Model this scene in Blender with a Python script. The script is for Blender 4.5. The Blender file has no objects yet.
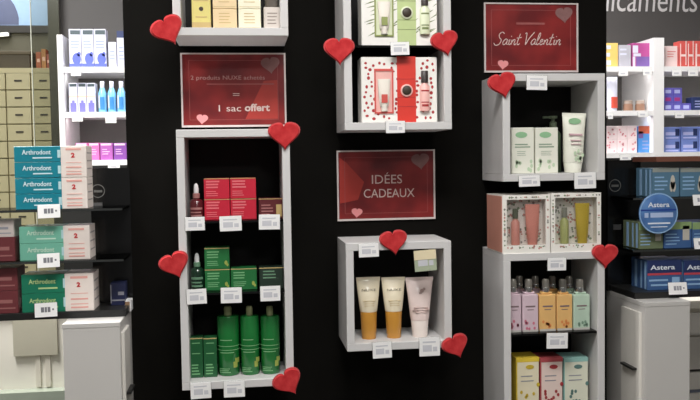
import bpy, bmesh, math, random
from mathutils import Vector, Matrix
random.seed(7)
C = bpy.context.scene.collection
SC = bpy.context.scene
PI = math.pi

# ------------------------------------------------------------------ camera
F_PX, CAM = 844.49, Vector((0.0, -2.198, 1.5))
YAW, PITCH, ROLL = 0.12665, -0.04788, -0.01494
_cy, _sy = math.cos(YAW), math.sin(YAW)
FWD = Vector((_sy*math.cos(PITCH), _cy*math.cos(PITCH), math.sin(PITCH)))
_R = Vector((_cy, -_sy, 0)); _U = _R.cross(FWD)
RGT = math.cos(ROLL)*_R + math.sin(ROLL)*_U
UPV = -math.sin(ROLL)*_R + math.cos(ROLL)*_U
cd = bpy.data.cameras.new('camera'); cam = bpy.data.objects.new('camera', cd); C.objects.link(cam)
cd.sensor_fit = 'HORIZONTAL'; cd.sensor_width = 36.0; cd.lens = F_PX*36/700; cd.clip_start = .05
m = Matrix((RGT, UPV, -FWD)).transposed().to_4x4(); m.translation = CAM
cam.matrix_world = m
SC.camera = cam

# ------------------------------------------------------------------ light and exposure
w = bpy.data.worlds.new('world'); SC.world = w; w.use_nodes = True
w.node_tree.nodes['Background'].inputs[0].default_value = (1.0, .99, .98, 1)
w.node_tree.nodes['Background'].inputs[1].default_value = 0.13
SC.view_settings.view_transform = 'Standard'; SC.view_settings.look = 'None'
SC.view_settings.gamma = 1.0; SC.view_settings.use_curve_mapping = False
SC.view_settings.exposure = 0.0

def area(name, loc, aim, sx, sy, watt, col=(1, .96, .9), parent=None):
    l = bpy.data.lights.new(name, 'AREA'); l.shape = 'RECTANGLE'; l.size = sx; l.size_y = sy
    l.energy = watt; l.color = col
    o = bpy.data.objects.new(name, l); C.objects.link(o)
    o.location = loc; o.rotation_euler = Vector(aim).to_track_quat('-Z', 'Y').to_euler()
    if parent: o.parent = parent
    return o

# ceiling panels: (x, y, watt); built as lamps further down
CEILING_Z = 2.9
CEILING_PANELS = [(0.15, -1.2, 30), (0.95, -1.5, 8), (-1.05, -1.3, 11), (0.5, -3.2, 26),
                  (-0.9, 0.95, 14), (1.35, 0.95, 36), (-1.6, 3.3, 8), (-1.15, 0.1, 72), (-1.6, 2.1, 14)]  # last three: unseen, placed to brighten the poster, cream counter and drawers
LED_WATT = 0.6

# ------------------------------------------------------------------ measuring helpers
def at(u, v, Y):
    """point of the plane at depth Y that the photograph shows at (u, v)"""
    d = FWD + RGT*((u-350)/F_PX) + UPV*((200-v)/F_PX)
    return CAM + d*((Y-CAM.y)/d.y)
def X_(u, v, Y): return at(u, v, Y).x
def Z_(u, v, Y): return at(u, v, Y).z

# ------------------------------------------------------------------ materials
def lin(c):
    c = c/255.0
    return c/12.92 if c <= .04045 else ((c+.055)/1.055)**2.4
MATS = {}
def mat(name, rgb, rough=.5, metal=0., var=.07, scale=30., coat=0., emit=None, spec=.5):
    if name in MATS: return MATS[name]
    m = bpy.data.materials.new(name); m.use_nodes = True
    nt = m.node_tree; b = nt.nodes['Principled BSDF']
    col = [lin(x) for x in rgb]
    tc = nt.nodes.new('ShaderNodeTexCoord'); nz = nt.nodes.new('ShaderNodeTexNoise')
    nz.inputs['Scale'].default_value = scale; nz.inputs['Detail'].default_value = 3
    nt.links.new(tc.outputs['Object'], nz.inputs['Vector'])
    mx = nt.nodes.new('ShaderNodeMix'); mx.data_type = 'RGBA'
    mx.inputs['A'].default_value = (*[x*(1-var) for x in col], 1)
    mx.inputs['B'].default_value = (*[min(1, x*(1+var)) for x in col], 1)
    nt.links.new(nz.outputs['Fac'], mx.inputs['Factor'])
    nt.links.new(mx.outputs['Result'], b.inputs['Base Color'])
    b.inputs['Roughness'].default_value = rough; b.inputs['Metallic'].default_value = metal
    b.inputs['Coat Weight'].default_value = coat
    b.inputs['Specular IOR Level'].default_value = spec
    if emit:
        b.inputs['Emission Color'].default_value = (*col, 1); b.inputs['Emission Strength'].default_value = emit
    MATS[name] = m
    return m
def clear(name, tint, gloss=.06, rough=.03):
    if name in MATS: return MATS[name]
    m = bpy.data.materials.new(name); m.use_nodes = True; nt = m.node_tree
    nt.nodes.remove(nt.nodes['Principled BSDF'])
    t = nt.nodes.new('ShaderNodeBsdfTransparent'); t.inputs[0].default_value = (*tint, 1)
    g = nt.nodes.new('ShaderNodeBsdfGlossy'); g.inputs['Roughness'].default_value = rough
    lw = nt.nodes.new('ShaderNodeLayerWeight'); lw.inputs['Blend'].default_value = .25
    ma = nt.nodes.new('ShaderNodeMath'); ma.operation = 'MULTIPLY_ADD'
    ma.inputs[1].default_value = .5; ma.inputs[2].default_value = gloss
    nt.links.new(lw.outputs['Fresnel'], ma.inputs[0])
    mx = nt.nodes.new('ShaderNodeMixShader')
    nt.links.new(ma.outputs[0], mx.inputs[0]); nt.links.new(t.outputs[0], mx.inputs[1]); nt.links.new(g.outputs[0], mx.inputs[2])
    nt.links.new(mx.outputs[0], nt.nodes['Material Output'].inputs[0])
    MATS[name] = m
    return m
def mix_mat(name, rgb1, rgb2, scale=4., rough=.4, lo=.35, hi=.65, coat=0., detail=2.):
    if name in MATS: return MATS[name]
    m = mat(name, rgb1, rough, coat=coat); nt = m.node_tree
    b = nt.nodes['Principled BSDF']
    tc = nt.nodes.new('ShaderNodeTexCoord'); nz = nt.nodes.new('ShaderNodeTexNoise')
    nz.inputs['Scale'].default_value = scale; nz.inputs['Detail'].default_value = detail
    cr = nt.nodes.new('ShaderNodeValToRGB')
    cr.color_ramp.elements[0].position = lo; cr.color_ramp.elements[0].color = (*[lin(x) for x in rgb1], 1)
    cr.color_ramp.elements[1].position = hi; cr.color_ramp.elements[1].color = (*[lin(x) for x in rgb2], 1)
    nt.links.new(tc.outputs['Object'], nz.inputs['Vector']); nt.links.new(nz.outputs['Fac'], cr.inputs[0])
    nt.links.new(cr.outputs[0], b.inputs['Base Color'])
    return m

BLACK = mat('black_laminate', (18, 17, 15), .8, var=.2, scale=8, spec=.05)
CUBBY = mat('grey_laminate', (212, 210, 209), .5, var=.03, scale=12, spec=.25)
CUBBACK = mat('black_back_board', (22, 21, 20), .6, var=.15, spec=.2)
WHITE = mat('white_plastic', (240, 240, 240), .4, var=.02)
CARD = mat('white_card', (245, 244, 243), .6, var=.02)
INK = mat('dark_ink', (120, 120, 126), .6)
GREYINK = mat('grey_ink', (150, 150, 158), .6)
TAGGREY = mat('faint_tag_ink', (206, 206, 212), .6)
HEART = mix_mat('red_felt', (184, 46, 50), (206, 66, 68), 60, 1., .3, .7, detail=5)
HEART.node_tree.nodes['Principled BSDF'].inputs['Specular IOR Level'].default_value = .05
HEARTRIM = mat('pale_red_edge', (196, 84, 86), 1., var=.15, scale=80, spec=.05)
GLASS = clear('clear_glass', (.93, .96, .95))
SMOKE = clear('smoked_acrylic', (.16, .17, .17), .07, .08)
ACRYL = clear('clear_acrylic', (.9, .9, .9), .1, .1)
SILVER = mat('silver_metal', (190, 190, 188), .25, .9)
GOLD = mat('gold_metal', (205, 175, 105), .3, .8)

# ------------------------------------------------------------------ mesh helpers
def link(name, me, mt, parent=None, loc=(0, 0, 0), rot=None):
    o = bpy.data.objects.new(name, me); C.objects.link(o)
    if name in ('confetti_print', 'petal_print', 'spot_print'): o['kind'] = 'stuff'
    if mt is not None and not me.materials: me.materials.append(mt)
    if parent: o.parent = parent
    o.location = loc
    if rot: o.rotation_euler = rot
    return o
def bm_box(bm, x0, x1, y0, y1, z0, z1):
    v = [bm.verts.new((x, y, z)) for z in (z0, z1) for y in (y0, y1) for x in (x0, x1)]
    for f in ((0, 2, 3, 1), (4, 5, 7, 6), (0, 1, 5, 4), (2, 6, 7, 3), (0, 4, 6, 2), (1, 3, 7, 5)):
        bm.faces.new([v[i] for i in f])
def done(bm, name, smooth=False):
    bmesh.ops.recalc_face_normals(bm, faces=bm.faces)
    me = bpy.data.meshes.new(name); bm.to_mesh(me); bm.free()
    if smooth:
        for p in me.polygons: p.use_smooth = True
    return me
def box(name, mt, parent, x0, x1, y0, y1, z0, z1, bev=0., rot=None, seg=1):
    """box mesh with its origin at its base centre"""
    cx, cy = (x0+x1)/2, (y0+y1)/2
    bm = bmesh.new(); bm_box(bm, x0-cx, x1-cx, y0-cy, y1-cy, 0, z1-z0)
    if bev: bmesh.ops.bevel(bm, geom=list(bm.edges), offset=bev, segments=seg, affect='EDGES', profile=.5)
    return link(name, done(bm, name), mt, parent, (cx, cy, z0), rot)
def boxes(name, mt, parent, lst, loc=(0, 0, 0), rot=None):
    bm = bmesh.new()
    for b in lst: bm_box(bm, *b)
    return link(name, done(bm, name), mt, parent, loc, rot)
def lathe(name, mt, parent, prof, loc=(0, 0, 0), seg=20, sx=1., sy=1., smooth=True, rot=None):
    bm = bmesh.new(); rings = []
    for r, z in prof:
        rings.append([bm.verts.new((r*sx*math.cos(2*PI*i/seg), r*sy*math.sin(2*PI*i/seg), z)) for i in range(seg)])
    for a, b in zip(rings, rings[1:]):
        for i in range(seg): bm.faces.new((a[i], a[(i+1) % seg], b[(i+1) % seg], b[i]))
    bm.faces.new(rings[0][::-1]); bm.faces.new(rings[-1])
    me = done(bm, name)
    if smooth:
        for p in me.polygons: p.use_smooth = len(p.vertices) == 4
        me.set_sharp_from_angle(angle=math.radians(40))
    return link(name, me, mt, parent, loc, rot)
def loft(name, mt, parent, secs, loc=(0, 0, 0), seg=20, rot=None):
    """secs: (z, half width, half depth)"""
    bm = bmesh.new(); rings = []
    for z, a, b in secs:
        rings.append([bm.verts.new((a*math.cos(2*PI*i/seg), b*math.sin(2*PI*i/seg), z)) for i in range(seg)])
    for a, b in zip(rings, rings[1:]):
        for i in range(seg): bm.faces.new((a[i], a[(i+1) % seg], b[(i+1) % seg], b[i]))
    bm.faces.new(rings[0][::-1]); bm.faces.new(rings[-1])
    me = done(bm, name)
    for p in me.polygons: p.use_smooth = len(p.vertices) == 4
    me.set_sharp_from_angle(angle=math.radians(50))
    return link(name, me, mt, parent, loc, rot)
def arcs(name, mt, parent, r, lst, loc=(0, 0, 0), seg=14, sx=1., sy=1.):
    """print wrapped on a round body: lst of (angle from front in deg 0..1, z0, z1)"""
    bm = bmesh.new()
    for a0, a1, z0, z1 in lst:
        vs = []
        for i in range(seg+1):
            a = math.radians(-90 + a0 + (a1-a0)*i/seg)
            vs.append([bm.verts.new((r*sx*math.cos(a), r*sy*math.sin(a), z)) for z in (z0, z1)])
        for p, q in zip(vs, vs[1:]): bm.faces.new((p[0], q[0], q[1], p[1]))
    o = link(name, done(bm, name), mt, parent, loc)
    if len(lst) > 1: o['kind'] = 'stuff'
    return o
def disc_mesh(name, pts, t=.0005, seg=10):
    """thin discs in the XZ plane facing -Y: pts (x, z, rx, rz)"""
    bm = bmesh.new()
    for x, z, rx, rz in pts:
        r0 = [bm.verts.new((x+rx*math.cos(2*PI*i/seg), 0, z+rz*math.sin(2*PI*i/seg))) for i in range(seg)]
        r1 = [bm.verts.new((v.co.x, -t, v.co.z)) for v in r0]
        bm.faces.new(r1)
        for i in range(seg): bm.faces.new((r0[i], r0[(i+1) % seg], r1[(i+1) % seg], r1[i]))
    return done(bm, name)
def heart_pts(n=40):
    P = []
    for i in range(n):
        t = 2*PI*i/n
        x = 16*math.sin(t)**3; z = 13*math.cos(t)-5*math.cos(2*t)-2*math.cos(3*t)-math.cos(4*t)
        if z > 0: z += 2.6*math.exp(-(x/5.5)**2)
        P.append((x/34., (z+2.5)/35.5))
    return P
def heart_mesh(name, s, t, flat=False):
    bm = bmesh.new(); P = heart_pts()
    if flat: prof = [(1, 0), (1, t)]
    else: prof = [(.97, 0), (1, t*.35), (.99, t*.8), (.955, t), (.5, t*1.02)]
    rings = [[bm.verts.new((x*s*k, -y, z*s*k)) for x, z in P] for k, y in prof]
    for a, b in zip(rings, rings[1:]):
        for i in range(len(P)): bm.faces.new((a[i], a[(i+1) % len(P)], b[(i+1) % len(P)], b[i]))
    bm.faces.new(rings[0][::-1]); bm.faces.new(rings[-1])
    me = done(bm, name, not flat)
    if not flat: me.set_sharp_from_angle(angle=math.radians(25))
    return me
TXT = {}
def text(name, s, mt, parent, loc, width=None, height=None, shear=0., ext=.0003, bold=0.):
    key = (s, shear, bold)
    if key not in TXT:
        cu = bpy.data.curves.new('t', 'FONT'); cu.body = s; cu.shear = shear; cu.size = 1; cu.offset = bold
        cu.resolution_u = 3
        o = bpy.data.objects.new('t', cu); C.objects.link(o)
        dg = bpy.context.evaluated_depsgraph_get()
        me = bpy.data.meshes.new_from_object(o.evaluated_get(dg))
        bpy.data.objects.remove(o); bpy.data.curves.remove(cu)
        TXT[key] = ([v.co.copy() for v in me.vertices], [tuple(p.vertices) for p in me.polygons])
        bpy.data.meshes.remove(me)
    vs, fs = TXT[key]
    x0 = min(v.x for v in vs); x1 = max(v.x for v in vs); y0 = min(v.y for v in vs); y1 = max(v.y for v in vs)
    kx = width/(x1-x0) if width else None; ky = height/(y1-y0) if height else None
    kx = kx or ky; ky = ky or kx
    me = bpy.data.meshes.new(name)
    me.from_pydata([((v.x-(x0+x1)/2)*kx, -ext, (v.y-(y0+y1)/2)*ky) for v in vs], [], fs); me.update()
    return link(name, me, mt, parent, loc)
def thing(name, label, cat, loc=(0, 0, 0), rz=0., group=None, ry=0.):
    o = bpy.data.objects.new(name, None); C.objects.link(o); o.empty_display_size = .05
    o.location = loc; o.rotation_euler = (0, ry, rz); o['label'] = label; o['category'] = cat
    if group: o['group'] = group
    return o
def tag(o, label, cat, group=None):
    o['label'] = label; o['category'] = cat
    if group: o['group'] = group
    return o
def struct(o): o['kind'] = 'structure'; return o
def dec(parent, name, mt, w, h, d, rects, t=.0005):
    """flat print on a carton's front face; rects are fractions (x0, x1, z0, z1)"""
    o = boxes(name, mt, parent, [((a-.5)*w, (b-.5)*w, -d/2-t, -d/2+.0002, c*h, e*h) for a, b, c, e in rects])
    if len(rects) > 1: o['kind'] = 'stuff'      # fine print, too small to pick apart
    return o
def lines(x0, x1, z0, z1, n, fill=.45, rag=.3):
    out = []
    for i in range(n):
        zc = z1-(z1-z0)*(i+.5)/n; hh = (z1-z0)/n*fill/2; r = random.random()*rag*(x1-x0)
        out.append((x0, x1-r, zc-hh, zc+hh))
    return out

# ================================================================== the setting
PX0 = X_(128, 200, .2); PX1 = X_(606.5, 200, .2)          # left and right edge of the black display wall
struct(box('floor', mat('floor_tile', (92, 89, 84), .35, var=.08, scale=3), None, -4, 5, -5, 4.2, -.05, 0))
struct(box('ceiling', mat('ceiling_paint', (225, 222, 216), .8, var=.02), None, -4, 5, -5, 4.2, CEILING_Z, CEILING_Z+.05))
struct(box('wall_center', BLACK, None, PX0, PX1, .2, .30, 0, CEILING_Z))
SY = 1.62                                                    # front of the shelving behind
WB = SY+.34
WALLGREY = mat('dark_grey_wall', (78, 75, 74), .6, var=.05, scale=5)
WX0 = X_(61, 60, WB)
struct(box('wall_back', WALLGREY, None, WX0, 4.0, WB, WB+.1, 0, CEILING_Z))
struct(box('wall_right', mat('pale_wall', (140, 137, 132), .7), None, 4.0, 4.1, -5, 4.2, 0, CEILING_Z))
struct(box('wall_left', MATS['pale_wall'], None, -3.1, -3.0, -5, 4.2, 0, CEILING_Z))
RB = 3.75
struct(box('wall_rear', mat('olive_grey_wall', (92, 90, 76), .7), None, -3.0, 4.0, RB, RB+.1, 0, CEILING_Z))

# ceiling lamps
LAMPFRAME = mat('lamp_frame', (230, 230, 230), .4)
LAMPGLOW = mat('lamp_diffuser', (255, 247, 235), .5, emit=3.)
PLACES = ['left of the display front', 'right of the display front', 'nearest the left wall', 'nearest the right wall',
          'over the left back shelves', 'over the right back shelves', 'over the drawer cabinet, placed to brighten the poster', 'added to brighten the cream counter at the left', 'added to brighten the drawer cabinet front']
for (x, y, wt), pl in zip(CEILING_PANELS, PLACES):
    t = thing('ceiling_light', 'square ceiling light panel ' + pl, 'light', (x, y, CEILING_Z-.03), group='ceiling light panels')
    boxes('frame', LAMPFRAME, t, [(-.3, .3, -.3, -.28, 0, .03), (-.3, .3, .28, .3, 0, .03), (-.3, -.28, -.28, .28, 0, .03), (.28, .3, -.28, .28, 0, .03)])
    box('diffuser', LAMPGLOW, t, -.28, .28, -.28, .28, .012, .03)
    area('lamp', (0, 0, -.004), (0, 0, -1), .55, .55, wt, (1, .995, .985), t)

# ================================================================== wall cubbies
T = .02
def cubby(label, x0, x1, z0, z1, shelves=(), group='grey wall cubbies'):
    t = thing('wall_cubby', label, 'shelf', ((x0+x1)/2, 0, z0), group=group)
    hw = (x1-x0)/2; h = z1-z0; D = .1995
    box('bottom_board', CUBBY, t, -hw, hw, 0, D, 0, T, .0008)
    box('top_board', CUBBY, t, -hw, hw, 0, D, h-T, h, .0008)
    box('side_board', CUBBY, t, -hw, -hw+T, 0, D, T, h-T, .0008)
    box('side_board', CUBBY, t, hw-T, hw, 0, D, T, h-T, .0008)
    box('back_board', CUBBACK, t, -hw+T, hw-T, .19, D, T, h-T)
    for zs in shelves:
        box('glass_shelf', SMOKE, t, -hw+T, hw-T, .006, .19, zs-z0-.006, zs-z0)
    return t
ZT1 = Z_(235, 219.5, .04); ZT2 = Z_(235, 290, .04); ZU = Z_(400, 45.5, .01)
ZR1 = Z_(550, 331, .03); ZR2 = Z_(552, 358, .04)-.155
TL = (-.1659, .1262, 1.8214, 2.11); TA = (-.1649, .1244, .9092, 1.5824)
UM = (.2701, .5559, 1.5762, 2.2492); LM = (.2671, .5507, .9917, 1.2791)
RU = (.6960, .9822, 1.4344, 1.7233); RL = (.6950, .9816, .5660, 1.2391)
cubby('small grey cubby of gold and cream cartons at the top left', *TL)
cubby('tall narrow grey cubby of red and green products', *TA, shelves=(ZT1, ZT2))
cubby('tall grey cubby holding green and red gift sets', *UM, shelves=(ZU,))
cubby('square grey cubby holding two amber tubes and a pink tube', *LM)
cubby('square grey cubby of white and green cartons at upper right', *RU)
cubby('tall grey cubby of mist bottles with gift boxes on top', *RL, shelves=(ZR1, ZR2))

# ================================================================== hearts
HEARTS = [(167, 29.5, 35, 26, 'red felt heart on lower left corner of the top left cubby'),
          (284, 134.5, 34, 2, 'red felt heart on the top right corner of the tall narrow cubby'),
          (339, 50, 33, 2, 'red felt heart on left edge of the gift set cubby'),
          (444, 42, 30, 14, 'red felt heart on right edge of the gift set cubby'),
          (393, 241, 30, 8, 'red felt heart on top edge of the cream tube cubby'),
          (501.5, 84, 31, 14, 'red felt heart under the script sign on the upper right cubby'),
          (174, 264, 32, 20, 'red felt heart on left edge of the tall narrow cubby'),
          (287, 381, 32, 30, 'dark red felt heart on the bottom right corner of the tall narrow cubby'),
          (454.5, 345, 29, 22, 'red felt heart on lower right corner of the tube cubby'),
          (604.5, 254.5, 29, 0, 'red felt heart beside the gift boxes at the right edge')]
for u, v, s, a, lab in HEARTS:
    p = at(u+.3+a*.06, v+2.2, -.002); s_m = s*.93/F_PX*(p-CAM).dot(FWD)
    t = thing('felt_heart', lab, 'heart', (p.x, -.0008, p.z), group='red felt hearts', ry=-math.radians(a))
    link('backing', heart_mesh('backing', s_m*1.09, .003, True), HEARTRIM, t)
    link('front', heart_mesh('front', s_m*1.0, .006), HEART, t, (0, -.0028, 0))

# ================================================================== framed signs
SIGNRED = mix_mat('sign_red_print', (104, 29, 32), (158, 48, 46), 9, .3, .35, .7, coat=.2)
SIGNPINK = mat('sign_pink', (236, 150, 152), .5); SIGNPALE = mat('sign_pale_heart', (140, 100, 98), .5, var=.25, scale=60)
SIGNROSE = mat('sign_bright_red', (178, 58, 50), .4, var=.2, scale=14)
SIGNLET = mat('sign_lettering', (226, 202, 196), .5); SIGNLET2 = mat('sign_faint_lettering', (196, 146, 142), .5)
SIGNLINE = mat('sign_thin_line', (158, 84, 82), .5)
SIGNFRAME = mat('pale_acrylic_frame', (216, 205, 202), .25, coat=.5)
def sign(u0, v0, u1, v1, label):
    um, vm = (u0+u1)/2, (v0+v1)/2
    x0, x1 = X_(u0, vm, .196), X_(u1, vm, .196); z0, z1 = Z_(um, v1, .196), Z_(um, v0, .196)
    W, H = x1-x0, z1-z0
    t = thing('framed_sign', label, 'sign', ((x0+x1)/2, .1995, z0), group='framed red signs')
    box('sheet', SIGNRED, t, -W/2+.004, W/2-.004, -.003, 0, .004, H-.004)
    boxes('frame', SIGNFRAME, t, [(-W/2, W/2, -.006, 0, 0, .0055), (-W/2, W/2, -.006, 0, H-.004, H),
                                  (-W/2, -W/2+.0048, -.006, 0, .0055, H-.004), (W/2-.0048, W/2, -.006, 0, .0055, H-.004)])
    a, b = -W/2+.022, W/2-.022; c, d = .02, H-.02; e = .0011
    boxes('border_line', SIGNLINE, t, [(a, b, -.0034, -.003, c, c+e), (a, b, -.0034, -.003, d-e, d), (a, a+e, -.0034, -.003, c, d), (b-e, b, -.0034, -.003, c, d)])
    link('printed_heart', heart_mesh('h', .056, .0004, True), SIGNPALE, t, (W/2-.042, -.0034, H-.036), (0, -.1, 0))
    link('printed_heart', heart_mesh('h', .034, .0004, True), SIGNPINK, t, (-W/2+.056, -.0034, .021), (0, .1, 0))
    return t, W, H
s1, W, H = sign(181, 53, 286, 127, 'red framed sign offering a free bag above the tall narrow cubby')
bm = bmesh.new(); vs = [bm.verts.new(p) for p in ((W/2-.024, 0, .022), (W/2-.115, 0, .022), (W/2-.062, 0, H-.078), (W/2-.024, 0, H-.075))]; bm.faces.new(vs)
link('printed_shape', done(bm, 'p'), SIGNROSE, s1, (0, -.0033, 0))
text('lettering', '2 produits NUXE achetés', SIGNLET2, s1, (-.016, -.0036, H*.66), .205, .015)
boxes('small_print', SIGNLINE, s1, [(-.075, .112, -.0036, -.003, H*.572, H*.59)])
text('lettering', '=', SIGNLET, s1, (.006, -.0036, H*.44), .018, .007)
text('lettering', '1 sac', SIGNLET, s1, (-.012, -.0036, H*.255), .062, .018)
text('lettering', 'offert', SIGNLET, s1, (.064, -.0036, H*.262), .07, .021, bold=.03)
s2, W, H = sign(337, 150, 435, 220, 'red framed sign reading gift ideas in the middle of the wall')
bm = bmesh.new(); vs = [bm.verts.new(p) for p in ((-W/2+.008, 0, .05), (-W/2+.06, 0, .06), (-W/2+.078, 0, H*.55), (-W/2+.028, 0, H-.035), (-W/2+.008, 0, H-.02))]; bm.faces.new(vs)
link('printed_shape', done(bm, 'p'), SIGNROSE, s2, (0, -.0033, 0))
text('lettering', 'IDÉES', SIGNLET, s2, (.002, -.0036, H*.60), .088, .032)
text('lettering', 'CADEAUX', SIGNLET, s2, (.008, -.0036, H*.385), .148, .025)
s3, W, H = sign(484, 3, 578, 72.5, 'red framed sign with handwritten script above the upper right cubby')
boxes('small_print', SIGNLINE, s3, [(-.045, .04, -.0036, -.003, H*.69, H*.72)])
# handwriting: one pen stroke list per letter, in a box one unit high
PEN = {'S': (.8, [[(.75, .95), (.5, 1.1), (.25, .9), (.35, .62), (.6, .4), (.5, .05), (.15, -.05), (-.1, .15)]]),
       'a': (.55, [[(.45, .42), (.25, .5), (.05, .25), (.15, .0), (.35, .1), (.47, .45), (.45, .1), (.6, .02)]]),
       'i': (.32, [[(.05, .3), (.15, .45), (.12, .1), (.22, .0), (.35, .12)], [(.2, .68), (.22, .76)]]),
       'n': (.55, [[(.05, .42), (.08, .0)], [(.08, .2), (.25, .46), (.38, .38), (.36, .1), (.46, .0), (.58, .1)]]),
       't': (.42, [[(.2, .95), (.12, .2), (.22, .0), (.4, .1)], [(-.05, .58), (.42, .64)]]),
       'V': (.75, [[(-.05, .95), (.1, 1.0), (.2, .3), (.26, .0), (.45, .5), (.85, 1.1)]]),
       'l': (.35, [[(.05, .2), (.25, .7), (.22, 1.02), (.1, .9), (.08, .2), (.18, .0), (.36, .12)]]),
       'e': (.45, [[(.05, .2), (.3, .3), (.28, .46), (.12, .42), (.08, .12), (.22, .0), (.46, .14)]]), ' ': (.35, [])}
def pen_text(name, s, mt, parent, loc, width, wd=.0022, slant=.35):
    tot = sum(PEN[c][0] for c in s); k = width/tot; x = -tot/2; bm = bmesh.new()
    for c in s:
        adv, strokes = PEN[c]
        for st in strokes:
            pts = [Vector(((x+px+slant*pz)*k, 0, pz*k*1.15)) for px, pz in st]
            fine = []
            for i in range(len(pts)-1):
                p0 = pts[max(0, i-1)]; p1 = pts[i]; p2 = pts[i+1]; p3 = pts[min(len(pts)-1, i+2)]
                for j in range(4):
                    q = j/4; fine.append(.5*((2*p1)+(p2-p0)*q+(2*p0-5*p1+4*p2-p3)*q*q+(3*p1-p0-3*p2+p3)*q**3))
            fine.append(pts[-1]); prev = None
            for i, p in enumerate(fine):
                tg = (fine[min(i+1, len(fine)-1)]-fine[max(i-1, 0)]); n = Vector((-tg.z, 0, tg.x)).normalized()*wd/2
                cur = (bm.verts.new(p-n), bm.verts.new(p+n))
                if prev: bm.faces.new((prev[0], cur[0], cur[1], prev[1]))
                prev = cur
        x += adv
    return link(name, done(bm, name), mt, parent, loc)
pen_text('lettering', 'Saint Valentin', SIGNLET, s3, (-.012, -.0036, H*.40), .20)

# ================================================================== price tags
TAGINK = [(-.34, .1, .25, .6), (.16, .36, .25, .5), (-.34, .3, .72, .8)]
def price_tag(u0, v0, u1, v1, Y, label, tilt=0., roll=0., cardm=CARD, group='price tags on the cubbies', ink=TAGGREY, cat='price tag'):
    um, vm = (u0+u1)/2, (v0+v1)/2
    w_, h_ = X_(u1, vm, Y)-X_(u0, vm, Y), Z_(um, v0, Y)-Z_(um, v1, Y)
    p = at(um, v1, Y)
    t = thing('price_tag', label, cat, (p.x, Y, p.z), group=group); t.rotation_euler = (tilt, roll, 0)
    box('card', cardm, t, -w_/2, w_/2, -.0012, 0, 0, h_, .0003)
    boxes('print', ink, t, [(a*w_, b*w_, -.0015, -.0011, c*h_, d*h_) for a, b, c, d in TAGINK])
    box('holder', ACRYL, t, -w_/2-.0012, w_/2+.0012, .0001, .0022, h_*.1, h_*1.02)
    return t
G1 = 'price tags on the cubbies'
YT = -.0035
for u0, v0, u1, v1, lab in [
    (185.5, 217, 205, 230.5, 'white price tag under the dark red dropper bottle'),
    (220, 216, 242, 231, 'white price tag under the stacked bright red cartons'),
    (259, 214.5, 280, 229.5, 'white price tag under the single dark red carton'),
    (187, 289, 207, 304, 'white price tag under the dark green dropper bottle'),
    (221, 287.5, 242, 303, 'white price tag under the stacked green cartons'),
    (260.5, 286, 280.5, 301, 'white price tag under the blackish green carton'),
    (191, 382.5, 211.5, 398.5, 'blank white price tag under the two slim green cartons'),
    (224, 381, 245, 397, 'white price tag under the tall green bottles'),
    (391, 42, 409.5, 55, 'white price tag below the green gift set'),
    (386, 121, 405, 133, 'white price tag below the red gift set'),
    (359, 243.5, 379, 257, 'white price tag at the top left of the tube cubby'),
    (373, 342, 392, 358, 'white price tag below the two amber tubes'),
    (419.5, 337.5, 440, 356, 'white price tag below the pale pink tube'),
    (526.5, 75.5, 547, 90, 'white price tag under the handwritten red sign'),
    (519, 175.5, 540, 186.5, 'white price tag under the two white and green cartons'),
    (574.5, 172.5, 596, 188.5, 'white price tag under the tall flared white tube'),
    (547.5, 258, 566, 270.5, 'white price tag below the two window gift boxes'),
    (546.5, 333, 567.5, 348.5, 'white price tag under the row of mist bottles')]:
    price_tag(u0, v0, u1, v1, YT, lab, roll=random.uniform(-.03, .03))
# the two-part tag under the top of the tube cubby
t = price_tag(415, 250, 437, 271, -.004, 'cream and green two-part tag hanging above the pale pink tube', roll=-.06, cardm=mat('green_tag', (176, 186, 160), .5))
wq = X_(437, 260, 0)-X_(415, 260, 0); hq = Z_(426, 250, 0)-Z_(426, 271, 0)
box('cream_strip', mat('cream_tag', (236, 222, 186), .5), t, -wq/2, wq/2, -.0022, -.0013, hq*.55, hq)

# ================================================================== products in the cubbies
def carton(label, u0, u1, vt, zb, Y, d, mt, group=None, name='carton', cat='carton', rz=0., bev=.0012, vmid=None, h=None):
    um = (u0+u1)/2; vm = vmid or vt+15
    x0, x1 = X_(u0, vm, Y), X_(u1, vm, Y); w_ = x1-x0; h = h or Z_(um, vt, Y)-zb
    t = thing(name, label, cat, ((x0+x1)/2, Y+d/2, zb), rz, group)
    box('body', mt, t, -w_/2, w_/2, -d/2, d/2, 0, h, bev)
    return t, w_, h
# --- top left cubby
ZB = TL[2]+T
g = 'cartons in the top left cubby'
YEL = mat('yellow_gold_carton', (228, 214, 130), .4); PEACH = mat('peach_gold_carton', (238, 212, 168), .4)
CREAM = mat('cream_carton', (244, 238, 212), .45); PEARL = mat('pearl_grey_carton', (214, 204, 196), .4)
PALEGOLD = mat('pale_gold_ink', (205, 178, 120), .4); DARKBROWN = mat('dark_brown', (60, 48, 36), .5)
t, w_, h = carton('yellow gold carton with a dark dot in top left cubby', 191.5, 210.5, -10, ZB, .03, .05, YEL, g)
link('printed_dot', disc_mesh('d', [(0, h*.52, .0058, .0058)]), DARKBROWN, t, (0, -.025, 0))
dec(t, 'print', PALEGOLD, w_, h, .05, [(.1, .9, .72, .75), (.2, .8, .3, .33), (.0, 1, .0, .18)])
for lvl in (0, 1):
    zz = ZB+lvl*.0535
    for (a, b, mt, nm) in ((213, 237, PEACH, 'peach gold'), (238.5, 261, CREAM, 'cream white')):
        t, w_, h = carton('%s carton %s in the top left cubby' % (nm, ('at the bottom of its pair', 'on top of its pair')[lvl]), a, b, 7, zz, .03, .06, mt, g, h=.053)
        dec(t, 'print', PALEGOLD, w_, h, .06, lines(.25, .75, .25, .85, 4, .22, .2)+[(.05, .95, .08, .1)])
t, w_, h = carton('pearl grey carton beside the right side of top left cubby', 264, 281, 7, ZB, .03, .045, PEARL, g)
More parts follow.
